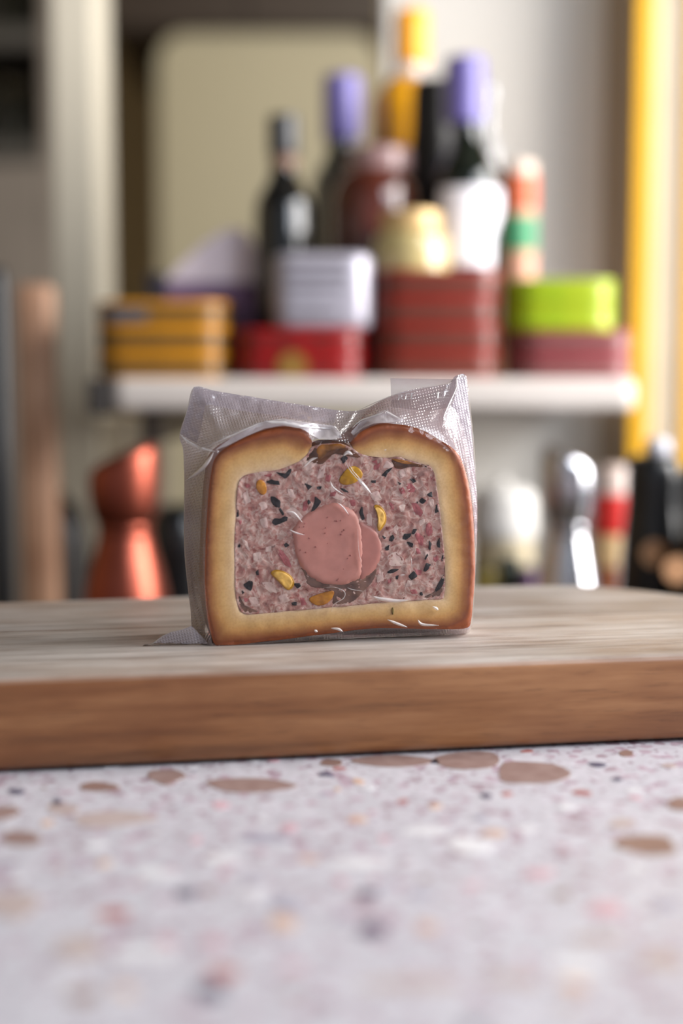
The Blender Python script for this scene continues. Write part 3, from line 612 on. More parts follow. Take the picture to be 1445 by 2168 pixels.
# glossy creases standing out of the film, their glints painted in as white
def crease(pts, wpx, d0=-.0024, m='crease', parent=bag, name='film_crease', depth=None):
    q = catmull(pts, 6, False); vs = []; fs = []; n = len(q)
    for i, p in enumerate(q):
        t = i / (n - 1); a = q[min(i + 1, n - 1)]; b = q[max(i - 1, 0)]
        dx, dy = a[0] - b[0], a[1] - b[1]; L = math.hypot(dx, dy) or 1; dx /= L; dy /= L
        wv = wpx * math.sin(math.pi * min(max(t, .04), .96)) ** .7
        dd = d0 if depth is None else depth(p[0], p[1])
        for s, h in ((-1, .0006), (-.4, -.0002), (0, -.0004), (.4, -.0002), (1, .0006)):
            vs.append(zfix(FP(p[0] - dy * wv * s, p[1] + dx * wv * s, dd + h)))
    for i in range(n - 1):
        for k in range(4): fs.append((i * 5 + k, i * 5 + k + 1, i * 5 + k + 6, i * 5 + k + 5))
    return obj(name, vs, fs, M[m], parent, True)
for pts, w_ in (([(731, 972), (738, 992), (754, 1012), (766, 1026)], 1.5), ([(737, 980), (746, 996), (760, 1012), (768, 1022)], 1.2), ([(756, 1012), (768, 1026), (786, 1046)], 4), ([(699, 1018), (705, 1032), (727, 1047)], 2.4), ([(714, 1064), (726, 1074), (738, 1090)], 2), ([(612, 1121), (626, 1128), (645, 1133)], 2.2), ([(757, 1120), (759, 1165), (767, 1202)], .7), ([(680, 1246), (706, 1243), (728, 1252), (727, 1266), (706, 1280), (702, 1296)], 1.3), ([(726, 965), (736, 958), (746, 963)], 4), ([(642, 990), (658, 974), (672, 969)], 3), ([(790, 1263), (806, 1268), (840, 1272), (868, 1270)], 4.0), ([(700, 1330), (716, 1332), (726, 1338)], 3), ([(820, 1312), (840, 1320), (862, 1328)], 3), ([(884, 1312), (894, 1322), (928, 1324)], 3), ([(915, 1284), (923, 1288), (927, 1292)], 3.2), ([(846, 1218), (857, 1217)], 2), ([(812, 953), (818, 952)], 1.5), ([(665, 1334), (672, 1338)], 3), ([(606, 1084), (622, 1086), (640, 1106)], 2.5), ([(870, 1200), (871, 1190), (870, 1180)], 1.3), ([(770, 1252), (745, 1248), (735, 1244)], 1.2), ([(668, 950), (676, 942), (680, 936)], .8)):
    crease(pts, w_)
# seal bands and corners
def sheet(name, poly, dfun, m, step=9, parent=bag, thick=False):
    V, Fc = patch(poly, step); vs = [zfix(FP(x, y, dfun(x, y))) for x, y in V]; orient(vs, Fc); return obj(name, vs, Fc, m, parent, True)
# sealed welt along the left top: band about 33 px wide
sheet('seal_band', [(410, 819), (430, 823), (500, 835), (506, 836), (509, 840), (514, 840), (518, 837), (560, 845), (600, 852), (680, 864), (715, 870), (706, 897), (660, 893), (600, 882), (540, 874), (500, 868), (440, 856), (434, 858), (424, 915), (416, 938), (398, 928), (381, 918), (396, 868)], lambda x, y: near(x, y, .0007), M['seal'], 6)
sheet('back_flap', [(826, 801), (900, 802), (966, 803), (968, 830), (960, 862), (900, 870), (828, 862)], lambda x, y: .0155 + .0004 * nz(x, y, .05), M['seal'], 8)
sheet('side_gusset', [(968, 800), (986, 797), (991, 850), (997, 905), (1003, 985), (1008, 1040), (1009, 1120), (1006, 1170), (1000, 1110), (992, 1040), (984, 1000), (974, 966), (958, 920), (945, 885), (960, 850), (967, 825)], lambda x, y: .0085 + .0007 * nz(x, y, .06) + .0001 * (x - 950) * .5, M['frost'], 6)
# bottom corner flap at left lying on the board
p0 = [(303, 1371), (322, 1362), (342, 1347), (362, 1338), (385, 1333), (405, 1325), (425, 1345), (440, 1362), (436, 1367), (400, 1368), (360, 1373), (330, 1369)]
V, Fc = patch(p0, 5); vs = []
for x, y in V:
    d = .011 * min(1, max(0, (405 - x) / 90)) * .4 + .004; p = FP(x, y, d); vs.append(zfix(p))
obj('corner_flap', vs, orient(vs, Fc), M['frost'], bag, True)
crease([(303, 1371), (330, 1368), (360, 1373), (400, 1368)], 1.0, depth=lambda x, y: .004)
crease([(305, 1370), (325, 1361), (345, 1347), (362, 1338)], .9, depth=lambda x, y: .005)
for pts, w_, d in (([(381, 920), (402, 938), (430, 950), (456, 956)], 3.2, .006), ([(452, 958), (430, 990), (392, 1018)], 4.0, .005), ([(562, 893), (600, 896), (640, 903), (700, 908)], 5.0, .006), ([(706, 901), (712, 908), (718, 915)], 2.2, .004), ([(440, 945), (490, 922), (545, 898), (566, 892)], 2.0, .006), ([(812, 868), (828, 878), (850, 888)], 2.4, .006), ([(745, 906), (765, 890), (800, 878), (815, 870)], 2.2, .006), ([(966, 800), (965, 822), (950, 855), (938, 882)], 1.6, .009), ([(938, 885), (950, 910), (976, 972)], 1.0, .006), ([(410, 820), (396, 868), (381, 920)], .8, .012), ([(760, 868), (800, 850), (850, 832), (950, 812)], 1.0, .011), ([(988, 800), (993, 850), (1000, 920), (1006, 1000), (1009, 1080), (1007, 1150)], 1.0, .012), ([(390, 960), (391, 1040), (390, 1120), (394, 1200), (404, 1290)], .8, .014)):
    crease(pts, w_, depth=lambda x, y: near(x, y, .0016))
for fold in ([(455, 953), (490, 926), (540, 902), (562, 891), (600, 886), (660, 896), (704, 901), (716, 914), (724, 926), (700, 931), (676, 930), (660, 921), (640, 907), (600, 900), (560, 907), (520, 924), (480, 944)], [(742, 916), (760, 895), (790, 880), (812, 868), (826, 872), (852, 891), (820, 894), (790, 897), (765, 908), (748, 922)]):
    sheet('film_fold', fold, lambda x, y: near(x, y, .0012) + .0006 * nz(x, y, .07), M['fold'], 6)
# embossed lettering on the flap
def emboss(txt, px, py, hpx, d, ang, sx=1.0):
    cu = bpy.data.curves.new('lettering', 'FONT'); cu.body = txt; cu.size = 1; cu.extrude = .01; cu.resolution_u = 2
    t = bpy.data.objects.new('tmp', cu); COL.objects.link(t); dg = bpy.context.evaluated_depsgraph_get()
    me = bpy.data.meshes.new_from_object(t.evaluated_get(dg)); vs = []
    ca, sa = math.cos(ang), math.sin(ang)
    for v in me.vertices:
        a, b = v.co.x * hpx * 1.35 * sx, v.co.y * hpx * 1.35
        X_, Y_ = px + a * ca + b * sa, py - b * ca - a * sa
        vs.append(FP(X_, Y_, near(X_, Y_, .0012) - v.co.z * .01))
    fs = [list(p.vertices) for p in me.polygons]; bpy.data.objects.remove(t)
    return obj('lettering', vs, fs, M['emb'], bag)
emboss('REE', 840, 848, 14, .0065, math.radians(6), 1.3)
emboss('LE', 923, 843, 16, .0075, math.radians(2), 1.3)
emboss('KO', 966, 832, 14, .006, math.radians(0), 1.0)
# ================================================================ SHELF AND ITS GOODS
YS = 1.135
zt = P(700, 800, YS).z
xs0, xs1 = P(196, 820, YS).x, P(1350, 820, YS).x
M['shelf'] = mat('shelf_paint', (206, 198, 192), .45, scale=10, var=.05)
sh = thing('wall_shelf', ((xs0 + xs1) / 2, YS + .15, zt - .026), 'long white shelf with rounded right end carrying tins and bottles', 'shelf')
bm_obj('shelf_board', box_bm(xs0 + .0135, xs1, YS, 1.497, zt - .026, zt, .006, 3, vertical=.012), M['shelf'], sh, 'auto')
bm_obj('end_cap', box_bm(xs0 - .004, xs0 + .013, YS - .002, YS + .05, zt - .029, zt - .0005, .002), mat('dark_cap', (52, 48, 46), .5), sh)
bm_obj('shelf_bracket', box_bm(xs0 + .03, xs0 + .045, YS + .06, 1.497, zt - .055, zt - .0262, .002), mat('dark_bracket', (70, 62, 58), .5), sh)
def tin(name, x0, x1, h, z, Y, dep, body, lidm, labm, label, cat, group, vert=.024, parts=True):
    cx = (x0 + x1) / 2; t = thing(name, (cx, Y + dep / 2, z), label, cat, group)
    bm_obj('body', box_bm(x0 + .001, x1 - .001, Y + .001, Y + dep - .001, z, z + h, .001, 2, vertical=vert), body, t, 'auto')
    bm_obj('lid_rim', box_bm(x0, x1, Y, Y + dep, z + h * .86, z + h * .995, .0008, 2, vertical=vert), lidm, t, 'auto')
    if labm: bm_obj('paper_label', box_bm(x0 + .0006, x1 - .0006, Y + .0006, Y + dep - .0006, z + h * .16, z + h * .78, .0006, 1, vertical=vert), labm, t, 'auto')
    return t
def dup(t, dx, dy, dz, label, rot=0):
    r = t.copy(); COL.objects.link(r); r.location = t.location + Vector((dx, dy, dz)); r['label'] = label; r.rotation_euler.z = rot
    for ch in [c for c in t.children]:
        c = ch.copy(); COL.objects.link(c); c.parent = r; c.location = ch.location.copy()
    return r
def stripes(name, c1, c2, sx, sz, rough=.35):
    m = mat(name, c1, rough, scale=60); nt = m.node_tree; b = nt.nodes['Principled BSDF']
    mp = mapped(nt, (sx, sx, sz)); ck = nt.nodes.new('ShaderNodeTexBrick'); ck.offset = 0
    ck.inputs['Color1'].default_value = lin(c1); ck.inputs['Color2'].default_value = tuple(x * .8 for x in lin(c1)[:3]) + (1,); ck.inputs['Mortar'].default_value = lin(c2)
    ck.inputs['Scale'].default_value = 1; ck.inputs['Mortar Size'].default_value = .06; ck.inputs['Brick Width'].default_value = .5; ck.inputs['Row Height'].default_value = .5
    vm = nt.nodes.new('ShaderNodeCombineXYZ'); sx_ = nt.nodes.new('ShaderNodeSeparateXYZ'); nt.links.new(mp.outputs[0], sx_.inputs[0])
    ad = nt.nodes.new('ShaderNodeMath'); nt.links.new(sx_.outputs[0], ad.inputs[0]); nt.links.new(sx_.outputs[1], ad.inputs[1])
    nt.links.new(ad.outputs[0], vm.inputs[0]); nt.links.new(sx_.outputs[2], vm.inputs[1]); nt.links.new(vm.outputs[0], ck.inputs['Vector'])
    nt.links.new(ck.outputs['Color'], b.inputs['Base Color']); return m
X = lambda px, Y: P(px, 800, Y).x
hpx = lambda n, Y: n * Y / F
YT = 1.15
# yellow tins
h = hpx(54, YT)
yl = tin('sardine_tin', X(197, YT), X(480, YT), h * .985, zt, YT, .07, mat('yellow_tin', (196, 132, 4), .38, coat=.12), mat('yellow_tin_rim', (216, 146, 2), .36, coat=.12), stripes('mustard_label', (122, 86, 32), (74, 58, 30), 90, 90), 'yellow and brown sardine tin, bottom one of three', 'tin', 'stacked yellow tins')
dup(yl, 0, 0, h, 'yellow and brown sardine tin, middle one of three'); y3 = dup(yl, 0.0, 0, 2 * h, 'yellow sardine tin with slate blue patch, topmost of three')
bm_obj('blue_patch', box_bm(X(236, YT), X(312, YT), YT - .0006, YT + .0004, zt + 2 * h + h * .15, zt + 2 * h + h * .75, .0002, 1), mat('slate_patch', (62, 74, 86), .5), None)
bp_ = bpy.data.objects['blue_patch']; ww = bp_.location.copy(); bp_.parent = y3; bp_.location = ww - y3.location; bp_['label'] = 'slate blue label patch'
# red tins
h = hpx(52, YT)
rd = tin('red_tin', X(490, YT), X(776, YT), h * .985, zt, YT, .07, mat('red_tin_body', (150, 6, 8), .35, coat=.15), mat('red_tin_rim', (164, 6, 10), .35, coat=.15), mat('red_label', (134, 8, 10), .35, coat=.15, scale=90, col2=(92, 20, 12)), 'bright red flat tin resting directly on the shelf', 'tin', 'stacked bright red tins')
dup(rd, 0, 0, h, 'bright red flat tin under the grey packet')
em = bm_obj('emblem', lathe_bm(0, 0, [(0, 0), (.012, 0), (.012, .0008), (0, .0008)], 24), mat('gold_print', (150, 112, 52), .4, metal=.3), None)
em.rotation_euler.x = math.radians(90); em.parent = rd; em.location = (-.005, -.0352, h * .45); em['label'] = 'round gold emblem'
# brick red tins
h = hpx(56.3, YT)
bk = tin('brick_red_tin', X(790, YT), X(1064, YT), h * .985, zt, YT, .075, mat('brick_tin', (140, 44, 28), .36, coat=.12), mat('brick_rim', (150, 26, 16), .36, coat=.12), stripes('brick_label', (112, 58, 44), (88, 38, 30), 100, 120), 'brick red fish tin resting directly on the shelf', 'tin', 'stacked brick red tins')
for i, s in enumerate(('brick red fish tin, second from the shelf up', 'brick red fish tin, third from the shelf up', 'brick red fish tin directly under the cream jar')): dup(bk, (.001, -.001, .0005)[i], 0, h * (i + 1), s)
# plaid tins and green tins
h = hpx(50, YT)
pd = tin('plaid_tin', X(1082, YT), X(1350, YT), h * .985, zt, YT, .07, mat('wine_tin', (150, 58, 66), .4), mat('wine_rim', (156, 52, 62), .4), stripes('plaid_label', (102, 50, 52), (150, 104, 100), 160, 160), 'burgundy plaid tin resting directly on the shelf', 'tin', 'burgundy plaid tins')
dup(pd, 0, 0, h, 'burgundy plaid tin directly under the lime green tins')
zg = zt + 2 * h; h2 = hpx(54, YT)
gr = tin('green_tin', X(1072, YT), X(1310, YT), h2 * .985, zg, YT, .065, mat('lime_tin', (158, 176, 10), .38, coat=.12), mat('lime_rim', (168, 188, 16), .38, coat=.12), mat('lime_label', (156, 172, 6), .38, coat=.12, scale=40, col2=(140, 172, 8)), 'lime green tin lying on the burgundy plaid tins', 'tin', 'lime green tins')
dup(gr, 0, 0, h2, 'lime green tin, the upper one of the pair')
# grey packet on the red tins
zr = zt + 2 * hpx(52, YT)
pk = thing('grey_packet', (X(680, YT), YT + .03, zr), 'silver grey printed packet with rounded edges on the red tins', 'packet')
bm_obj('wrapper', box_bm(X(575, YT), X(787, YT), YT, YT + .055, zr, zr + hpx(158, YT), .006, 3, vertical=.018), mat('silver_wrap', (178, 174, 186), .3, metal=.25, scale=30), pk, 'auto')
for i, (a, b, y) in enumerate(((600, 730, 560), (600, 735, 585), (600, 725, 612), (600, 715, 660))):
    z = P(650, y, YT).z; bm_obj('print_line', box_bm(X(a, YT), X(b, YT), YT - .0004, YT + .0005, z - .0022, z + .0022, .0002, 1), mat('grey_print', (112, 108, 116), .5), pk)
# purple box and pouch
pb = thing('purple_box', (X(430, 1.25), 1.28, zt), 'purple cardboard box with dark end standing behind the yellow tins', 'box')
bm_obj('carton', box_bm(X(352, 1.24), X(540, 1.24), 1.24, 1.30, zt, P(400, 600, 1.24).z, .002), mat('purple_card', (132, 102, 140), .6, scale=20), pb)
bm_obj('carton_end', box_bm(X(312, 1.24), X(351, 1.24), 1.24, 1.30, zt, P(400, 578, 1.24).z, .002), mat('dark_card', (48, 46, 56), .6), pb)
zq = P(400, 600, 1.24).z
qv = [(X(a, 1.25), y, P(a, b, 1.25).z) for y in (1.245, 1.275, 1.295) for a, b in ((352, 598), (380, 566), (430, 520), (480, 488), (520, 486), (540, 520), (541, 598))]
for i in range(7): v = qv[7 + i]; qv[7 + i] = (v[0], v[1], v[2])
bm = bmesh.new(); vv = [bm.verts.new((x, y, max(z, zq + .0004))) for x, y, z in qv]
for r_ in range(2):
    for i in range(6): bm.faces.new((vv[r_ * 7 + i], vv[r_ * 7 + i + 1], vv[r_ * 7 + i + 8], vv[r_ * 7 + i + 7]))
bm.faces.new(vv[:7]); bm.faces.new(vv[14:][::-1])
po = bm_obj('pouch', bm, mat('lilac_plastic', (232, 220, 230), .4, scale=25), None, 'auto')
props(po, 'pale lilac plastic pouch leaning on top of the purple box', 'pouch')
# bottles
glassk = mat('black_glass', (10, 12, 14), .12, coat=.5, scale=10)
glassg = mat('dark_green_glass', (14, 22, 16), .1, coat=.5, scale=10)
pur = mat('violet_foil', (116, 106, 172), .35, scale=30)
def ground(px, Y): return P(px, 800, YS).z
def bottle(name, cx, Y, label, group=None, cat='bottle'):
    return thing(name, (P(cx, 800, Y).x, Y, zt), label, cat, group)
def zpy(z, Y):   # pixel row of height z at depth Y
    d = Vector((0, Y, z)) - CAM; return H / 2 - F * (d.dot(Vector((0, sp, cp))) / d.dot(Vector((0, cp, -sp))))
t = bottle('wine_bottle', 602, 1.23, 'black wine bottle with dark grey cap behind the grey packet'); b0 = zpy(zt, 1.23)
lathe_px('glass', 602, 1.23, [(24, 330), (26, 360), (34, 385), (56, 420), (62, 450), (62, b0 - 4), (58, b0)], glassk, t)
lathe_px('bottle_cap', 602, 1.23, [(30, 246), (33, 250), (33, 325), (31, 329)], mat('dark_grey_cap', (60, 60, 62), .35), t)
lathe_px('neck_label', 602, 1.23, [(27.5, 331), (29, 333), (29, 355), (28, 357)], mat('brown_neck_paper', (128, 98, 80), .6), t)
t = bottle('wine_bottle', 724, 1.36, 'dark wine bottle with violet capsule, the left one of two'); b0 = zpy(zt, 1.36)
lathe_px('glass', 724, 1.36, [(30, 290), (31, 320), (40, 345), (62, 380), (66, 420), (66, b0)], glassg, t)
lathe_px('capsule', 724, 1.36, [(36, 162), (40, 166), (40, 280), (38, 298)], pur, t)
t = bottle('syrup_bottle', 770, 1.27, 'squat reddish brown bottle with rounded shoulders left of black bottle'); b0 = zpy(zt, 1.27)
lathe_px('glass', 790, 1.27, [(50, 350), (78, 372), (94, 410), (95, 450), (95, b0)], mat('brown_glass', (96, 40, 26), .15, coat=.6, scale=25, col2=(60, 26, 18)), t)
lathe_px('lid', 800, 1.27, [(66, 318), (70, 324), (68, 366)], mat('mauve_brown_lid', (150, 118, 116), .3, coat=.4), t)
t = bottle('amber_bottle', 868, 1.38, 'tall bottle of golden amber liquid with orange wax cap'); b0 = zpy(zt, 1.38)
lathe_px('glass', 852, 1.38, [(30, 165), (44, 182), (66, 205), (72, 235), (72, b0)], mat('amber_glass', (214, 150, 20), .12, coat=.6, scale=20, col2=(170, 110, 20)), t)
lathe_px('capsule', 866, 1.38, [(33, 24), (37, 30), (37, 134), (36, 138)], mat('orange_wax', (244, 166, 32), .45, scale=30, var=.05), t)
lathe_px('neck_ring', 862, 1.38, [(30, 139), (33, 142), (35, 158), (31, 165)], mat('pale_glass', (206, 200, 196), .1, coat=.6), t)
t = bottle('square_bottle', 915, 1.30, 'matt black flat-topped bottle between amber bottle and white-labelled bottle'); b0 = zpy(zt, 1.30)
lathe_px('glass', 915, 1.30, [(40, 172), (48, 178), (50, 300), (60, 330), (62, b0)], mat('matt_black', (16, 13, 12), .5), t)
t = bottle('wine_bottle', 985, 1.245, 'black wine bottle with violet capsule and blank white label'); b0 = zpy(zt, 1.245)
lathe_px('glass', 985, 1.245, [(30, 255), (32, 290), (44, 325), (66, 360), (73, 395), (73, b0)], glassg, t)
lathe_px('capsule', 978, 1.245, [(38, 124), (43, 130), (43, 240), (40, 262)], pur, t)
c = P(985, 500, 1.245); r0 = 74.2 * 1.245 / F; vs = []; fs = []
for i in range(17):
    a = math.radians(-140 + 135 * i / 16)
    for py in (405, 568): vs.append((c.x + r0 * math.cos(a), 1.245 + r0 * math.sin(a), P(985, py, 1.245).z))
for i in range(16): fs.append((2 * i, 2 * i + 2, 2 * i + 3, 2 * i + 1))
ob = obj('paper_label', vs, fs, mat('white_label', (236, 234, 242), .6, var=.02), t, True)
t = bottle('stoppered_bottle', 1022, 1.37, 'clear glass bottle stopper showing right of the violet capsule'); b0 = zpy(zt, 1.37)
lathe_px('glass', 1022, 1.37, [(8, 170), (20, 178), (24, 198), (20, 222), (14, 236), (16, 290), (40, 330), (44, b0)], mat('clear_glass', (214, 214, 216), .08, coat=.8, trans=.5), t, 2)
# cream jar on the brick tins
zj = zt + 4 * hpx(56.3, YT) + .0005; YJ = 1.19
t = thing('glass_jar', (P(868, 560, YJ).x, YJ, zj), 'cream coloured jar with a golden lid on the brick red tins', 'jar'); bj = zpy(zj, YJ)
lathe_px('jar_body', 868, YJ, [(66, 494), (78, 502), (82, 520), (82, bj - 6), (76, bj)], mat('cream_paste', (190, 172, 118), .25, coat=.7, scale=25), t)
lathe_px('lid', 868, YJ, [(60, 450), (64, 454), (64, 490), (62, 493)], mat('gold_lid', (214, 180, 124), .35, metal=.2), t)
# spice jar
YH = 1.29; bh = zpy(zt, YH)
t = bottle('spice_shaker', 1092, YH, 'tall shaker with orange lid and green label behind the lime tins', cat='shaker')
lathe_px('shaker_body', 1092, YH, [(37, 446), (38, 450), (38, bh - 4), (36, bh)], mat('peach_spice', (214, 158, 130), .4, scale=30), t)
lathe_px('lid', 1092, YH, [(33, 346), (36, 352), (36, 372)], mat('pale_lid', (236, 214, 196), .4), t)
lathe_px('lid_band', 1092, YH, [(38, 373), (39, 376), (39, 440), (38, 445)], mat('orange_band', (212, 104, 64), .4), t)
lathe_px('paper_label', 1092, YH, [(38.8, 460), (39.2, 462), (39.2, 530), (38.8, 533)], mat('green_label', (72, 148, 104), .5), t)
# ================================================================ REAR WORKTOP OBJECTS
def lowthing(name, cx, Y, label, cat, group=None): return thing(name, (P(cx, 1200, Y).x, Y, LOW), label, cat, group)
def lo(Y): return zpy(LOW, Y)
copper = mat('copper', (156, 82, 66), .36, metal=1, scale=20, var=.15)
steel = mat('steel', (206, 206, 212), .2, metal=1, scale=20, var=.1)
def mill(cx, Y, s, m, label, slant):
    t = lowthing('pepper_mill', cx, Y, label, 'pepper mill'); b = lo(Y)
    hd = lathe_px('mill_head', cx, Y, [(30 * s, 957), (52 * s, 962), (60 * s, 975), (62 * s, 1000), (62 * s, 1040), (57 * s, 1085), (48 * s, 1108)], m, t, 2)
    ztop = P(cx, 957, Y).z; zlow = P(cx, 1060, Y).z; hx = P(cx, 957, Y).x       # crown cut on a slant
    for v in hd.data.vertices:
        wz = v.co.z + ORG[t.name].z; wx = v.co.x + ORG[t.name].x
        if wz > zlow: v.co.z += slant * (wx - hx) * (wz - zlow) / (ztop - zlow)
    lathe_px('collar', cx, Y, [(46 * s, 1109), (47 * s, 1112), (47 * s, 1128), (46 * s, 1131)], m, t)
    lathe_px('mill_body', cx, Y, [(47 * s, 1132), (52 * s, 1160), (64 * s, 1210), (76 * s, 1280), (82 * s, b - 60), (84 * s, b)], m, t, 2)
    # slanted pouring lip on the crown
    return t
mill(262, 1.06, 1.22, copper, 'tall polished copper pepper mill left of the pâté', .42)
mill(1203, 1.12, .92, steel, 'tall polished steel pepper mill right of the pâté', -.45)
black = mat('black_gloss', (14, 16, 20), .3, coat=.3)
for cx, Y, dx, dy, lab, top in ((1385, 1.06, 1385, 1172, 'black bottle with bronze disc, nearest the steel mill', 962), (1500, 1.02, 1432, 1206, 'black bottle with bronze disc at the right picture edge', 985)):
    t = lowthing('black_bottle', cx, Y, lab, 'bottle', None); b = lo(Y)
    lathe_px('glass', cx, Y, [(34, top), (52, top + 8), (58, top + 30), (56, top + 110), (66, top + 190), (72, top + 320), (74, b)], black, t, 1)
    lathe_px('bottle_cap', cx + 8, Y, [(20, top - 34), (26, top - 28), (28, top - 8), (26, top - 1)], mat('pale_cap', (196, 196, 206), .25, coat=.4), t)
    e = bm_obj('disc', lathe_bm(0, 0, [(0, 0), (.0098, 0), (.0098, .0012), (0, .0012)], 28), mat('bronze', (206, 156, 116), .45, metal=.3), None)
    p = P(dx, dy, Y - 68 * Y / F * .98 - .001); e.rotation_euler.x = math.radians(90); e.parent = t; e.location = p - ORG[t.name]; ORG[e.name] = p; e['label'] = 'round bronze disc'
YR = 1.2; t = lowthing('sauce_bottle', 1300, YR, 'sauce bottle with red label and amber base beside black bottle', 'bottle'); b = lo(YR)
lathe_px('shoulder', 1300, YR, [(24, 985), (34, 992), (40, 1020), (44, 1044)], mat('pale_glass2', (206, 186, 176), .35, coat=.15), t)
lathe_px('paper_label', 1300, YR, [(45, 1045), (46, 1048), (46, 1126), (45, 1129)], mat('red_label2', (206, 40, 34), .5), t)
lathe_px('label_base', 1300, YR, [(44.5, 1130), (45, 1133), (45, 1192), (44.5, 1195)], mat('cream_label', (214, 180, 130), .5), t)
lathe_px('glass', 1300, YR, [(44, 1196), (45, 1200), (46, b)], mat('amber_glass2', (136, 70, 24), .15, coat=.6), t)
YW = 1.28
t = lowthing('ceramic_canister', 1065, YW, 'squat white ceramic canister right behind the wrapped pâté', 'canister'); b = lo(YW)
lathe_px('canister_body', 1065, YW, [(60, 1040), (70, 1050), (72, 1128), (70, 1135)], mat('white_ceramic', (236, 234, 230), .3, coat=.3), t)
lathe_px('canister_base', 1065, YW, [(62, 1136), (64, 1140), (66, 1180), (68, b)], mat('cream_ceramic', (206, 192, 160), .4), t)
lathe_px('lid', 1065, YW, [(12, 1012), (16, 1016), (12, 1026), (50, 1032), (62, 1039)], mat('white_ceramic2', (238, 236, 232), .3, coat=.3), t)
for i, (cx, hw, c, lab, y0, Y) in enumerate(((1028, 26, (120, 104, 20), 'small mustard coloured jar in front of the white canister', 1192, 1.22), (1082, 24, (40, 58, 50), 'small dark green jar in front of the white canister', 1178, 1.22), (1122, 20, (96, 62, 100), 'small plum coloured jar beside the steel pepper mill', 1200, 1.20))):
    t = lowthing('small_jar', cx, Y, lab, 'jar'); b = lo(Y)
    lathe_px('jar_body', cx, Y, [(hw * .9, y0 + 16), (hw, y0 + 24), (hw, b)], mat('jar_col%d' % i, c, .3, coat=.4), t)
    lathe_px('lid', cx, Y, [(hw * .85, y0), (hw * .9, y0 + 3), (hw * .9, y0 + 15)], mat('jar_lid%d' % i, tuple(int(v * .7) for v in c), .4), t)
t = lowthing('black_canister', 375, 1.28, 'black lidded canister between copper mill and wrapped pâté', 'canister'); b = lo(1.28)
lathe_px('canister_body', 378, 1.28, [(58, 1086), (62, 1092), (62, b)], black, t)
lathe_px('lid', 378, 1.28, [(20, 1066), (52, 1070), (60, 1084)], black, t)
t = lowthing('kettle', 130, 1.28, 'dark squat kettle left of the copper pepper mill', 'kettle'); b = lo(1.28)
dk = mat('dark_brown_gloss', (34, 28, 24), .4)
lathe_px('kettle_body', 130, 1.28, [(24, 1062), (44, 1090), (56, 1150), (64, b)], dk, t, 2)
lathe_px('lid', 130, 1.28, [(4, 1042), (9, 1046), (6, 1054), (22, 1061)], dk, t, 1)
YB = 1.2
bm = box_bm(P(36, 900, YB).x, P(112, 900, YB).x, YB, YB + .03, LOW, P(60, 600, YB).z, .006, 3)
t = lowthing('wooden_board', 74, YB, 'tall pale wooden board standing upright at the left edge', 'board')
bm_obj('plank', bm, mat('tan_wood', (176, 138, 112), .5, scale=14, col2=(150, 112, 88)), t, 'auto')
t = lowthing('black_grinder', 2, 1.12, 'tall slim black tower at the far left picture edge', 'appliance'); b = lo(1.12)
lathe_px('column', 0, 1.12, [(14, 566), (22, 580), (26, 640), (26, b)], mat('black_plastic', (26, 26, 28), .4), t)
# ================================================================ BACK ROOM
def bpx(a, b, y0, y1, Y, dep): return (P(a, 500, Y).x, P(b, 500, Y).x, Y, Y + dep, P(500, y1, Y).z if y1 else 0.0, P(500, y0, Y).z)
x0, x1, ya, yb_, z0, z1 = bpx(338, 800, 68, None, 3.3, .5)
fr = thing('refrigerator', ((x0 + x1) / 2, 3.55, 0), 'cream refrigerator with rounded corners in the room behind', 'refrigerator')
fz = mat('cream_enamel', (178, 168, 140), .45, scale=3, var=.04)
bm = box_bm(x0, x1, 3.3, 3.75, .06, z1, 0)
es = [e for e in bm.edges if abs(e.verts[0].co.y - e.verts[1].co.y) > .1 and max(e.verts[0].co.z, e.verts[1].co.z) > 1]
bmesh.ops.bevel(bm, geom=es, offset=.07, segments=8, affect='EDGES', profile=.5)
bm_obj('fridge_body', bm, fz, fr, 'auto')
bm_obj('plinth', box_bm(x0 + .02, x1 - .02, 3.33, 3.73, 0, .0595, .003), mat('plinth_dark', (50, 46, 42), .6), fr)
x0, x1, ya, yb_, z0, z1 = bpx(225, 812, -260, 58, 3.25, .7)
uc = thing('wall_cabinet', ((x0 + x1) / 2, 3.6, z0), 'dark brown wall cabinet above the cream refrigerator', 'cabinet')
bm_obj('cabinet_body', box_bm(x0, x1, 3.28, 3.99, z0, z1, .004), mat('dark_brown_wood', (62, 50, 40), .6, scale=8), uc)
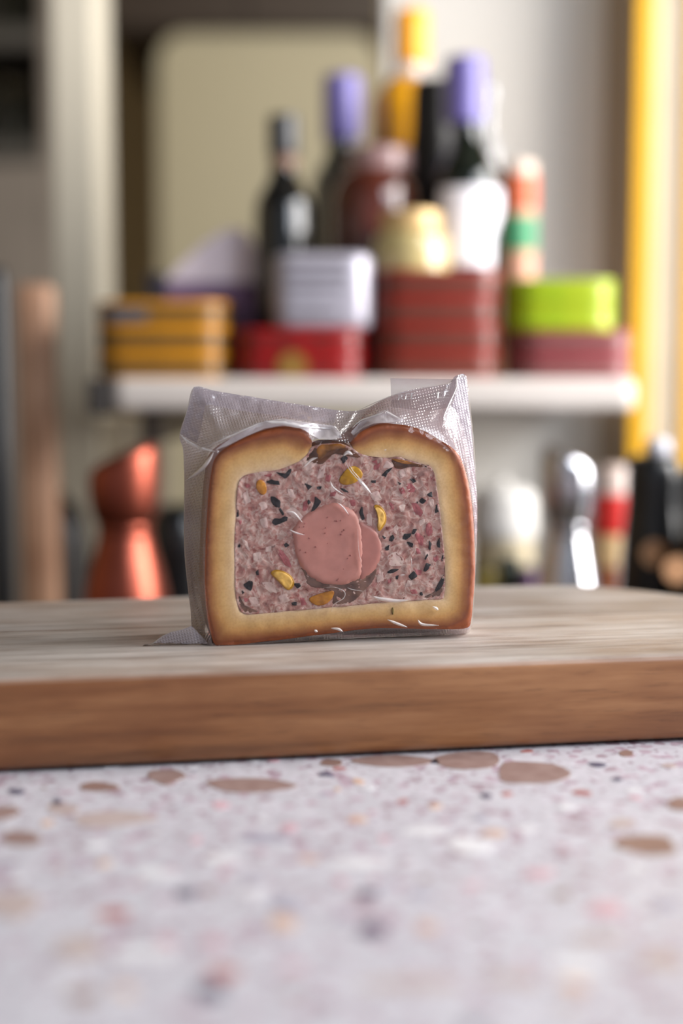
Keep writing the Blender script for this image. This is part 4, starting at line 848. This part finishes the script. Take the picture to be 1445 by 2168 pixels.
for a, b in ((x0 + .005, (x0 + x1) / 2 - .002), ((x0 + x1) / 2 + .002, x1 - .005)):
    bm_obj('door', box_bm(a, b, 3.262, 3.2795, z0 + .005, z1 - .005, .003), mat('dark_brown_door', (62, 50, 40), .55, scale=8), uc)
# shelving unit at left
x0, x1 = P(-160, 500, 2.6).x, P(118, 500, 2.6).x
su = thing('shelving_unit', ((x0 + x1) / 2, 2.8, 0), 'grey shelving unit at left holding rows of dark jars', 'shelving unit')
gsh = mat('grey_shelf', (140, 130, 120), .6, scale=8)
bm_obj('back_panel', box_bm(x0, x1, 2.92, 2.94, 0, 2.4, .002), gsh, su)
bm_obj('side_panel', box_bm(x1 - .02, x1, 2.6, 2.9195, 0, 2.4, .002), gsh, su)
bm_obj('side_panel', box_bm(x0, x0 + .02, 2.6, 2.9195, 0, 2.4, .002), gsh, su)
for py in (55, 300):
    z = P(50, py, 2.6).z; bm_obj('shelf_board', box_bm(x0 + .0205, x1 - .0205, 2.6, 2.919, z - .035, z, .002), mat('shelf_edge', (84, 80, 74), .6), su)
bm_obj('door', box_bm(x0 + .022, x1 - .022, 2.6, 2.62, .08, P(50, 345, 2.6).z, .003), gsh, su)
dj = mat('dark_jar', (44, 40, 18), .36, coat=.12, scale=12, col2=(26, 26, 14))
for row, (py, n0) in enumerate(((55, 2), (300, 2))):
    z = P(50, py, 2.6).z
    for k in range(n0):
        cx = P(22 + 58 * k, 200, 2.68).x; r = .024
        t = thing('preserve_jar', (cx, 2.68, z), ('upper' if row == 0 else 'lower') + ' shelf dark olive preserve jar, ' + ('left one' if k == 0 else 'right one beside the white pier'), 'jar', 'dark preserve jars')
        bm_obj('jar_body', lathe_bm(cx, 2.68, [(0, z), (r, z), (r * 1.02, z + .02), (r * 1.02, z + .085), (r * .85, z + .1), (0, z + .1)], 28), dj, t, 'auto')
        bm_obj('lid', lathe_bm(cx, 2.68, [(0, z + .1002), (r * .9, z + .1002), (r * .9, z + .12), (0, z + .12)], 28), mat('jar_lid_dark', (70, 58, 30), .4), t, 'auto')
bpy.context.view_layer.update()
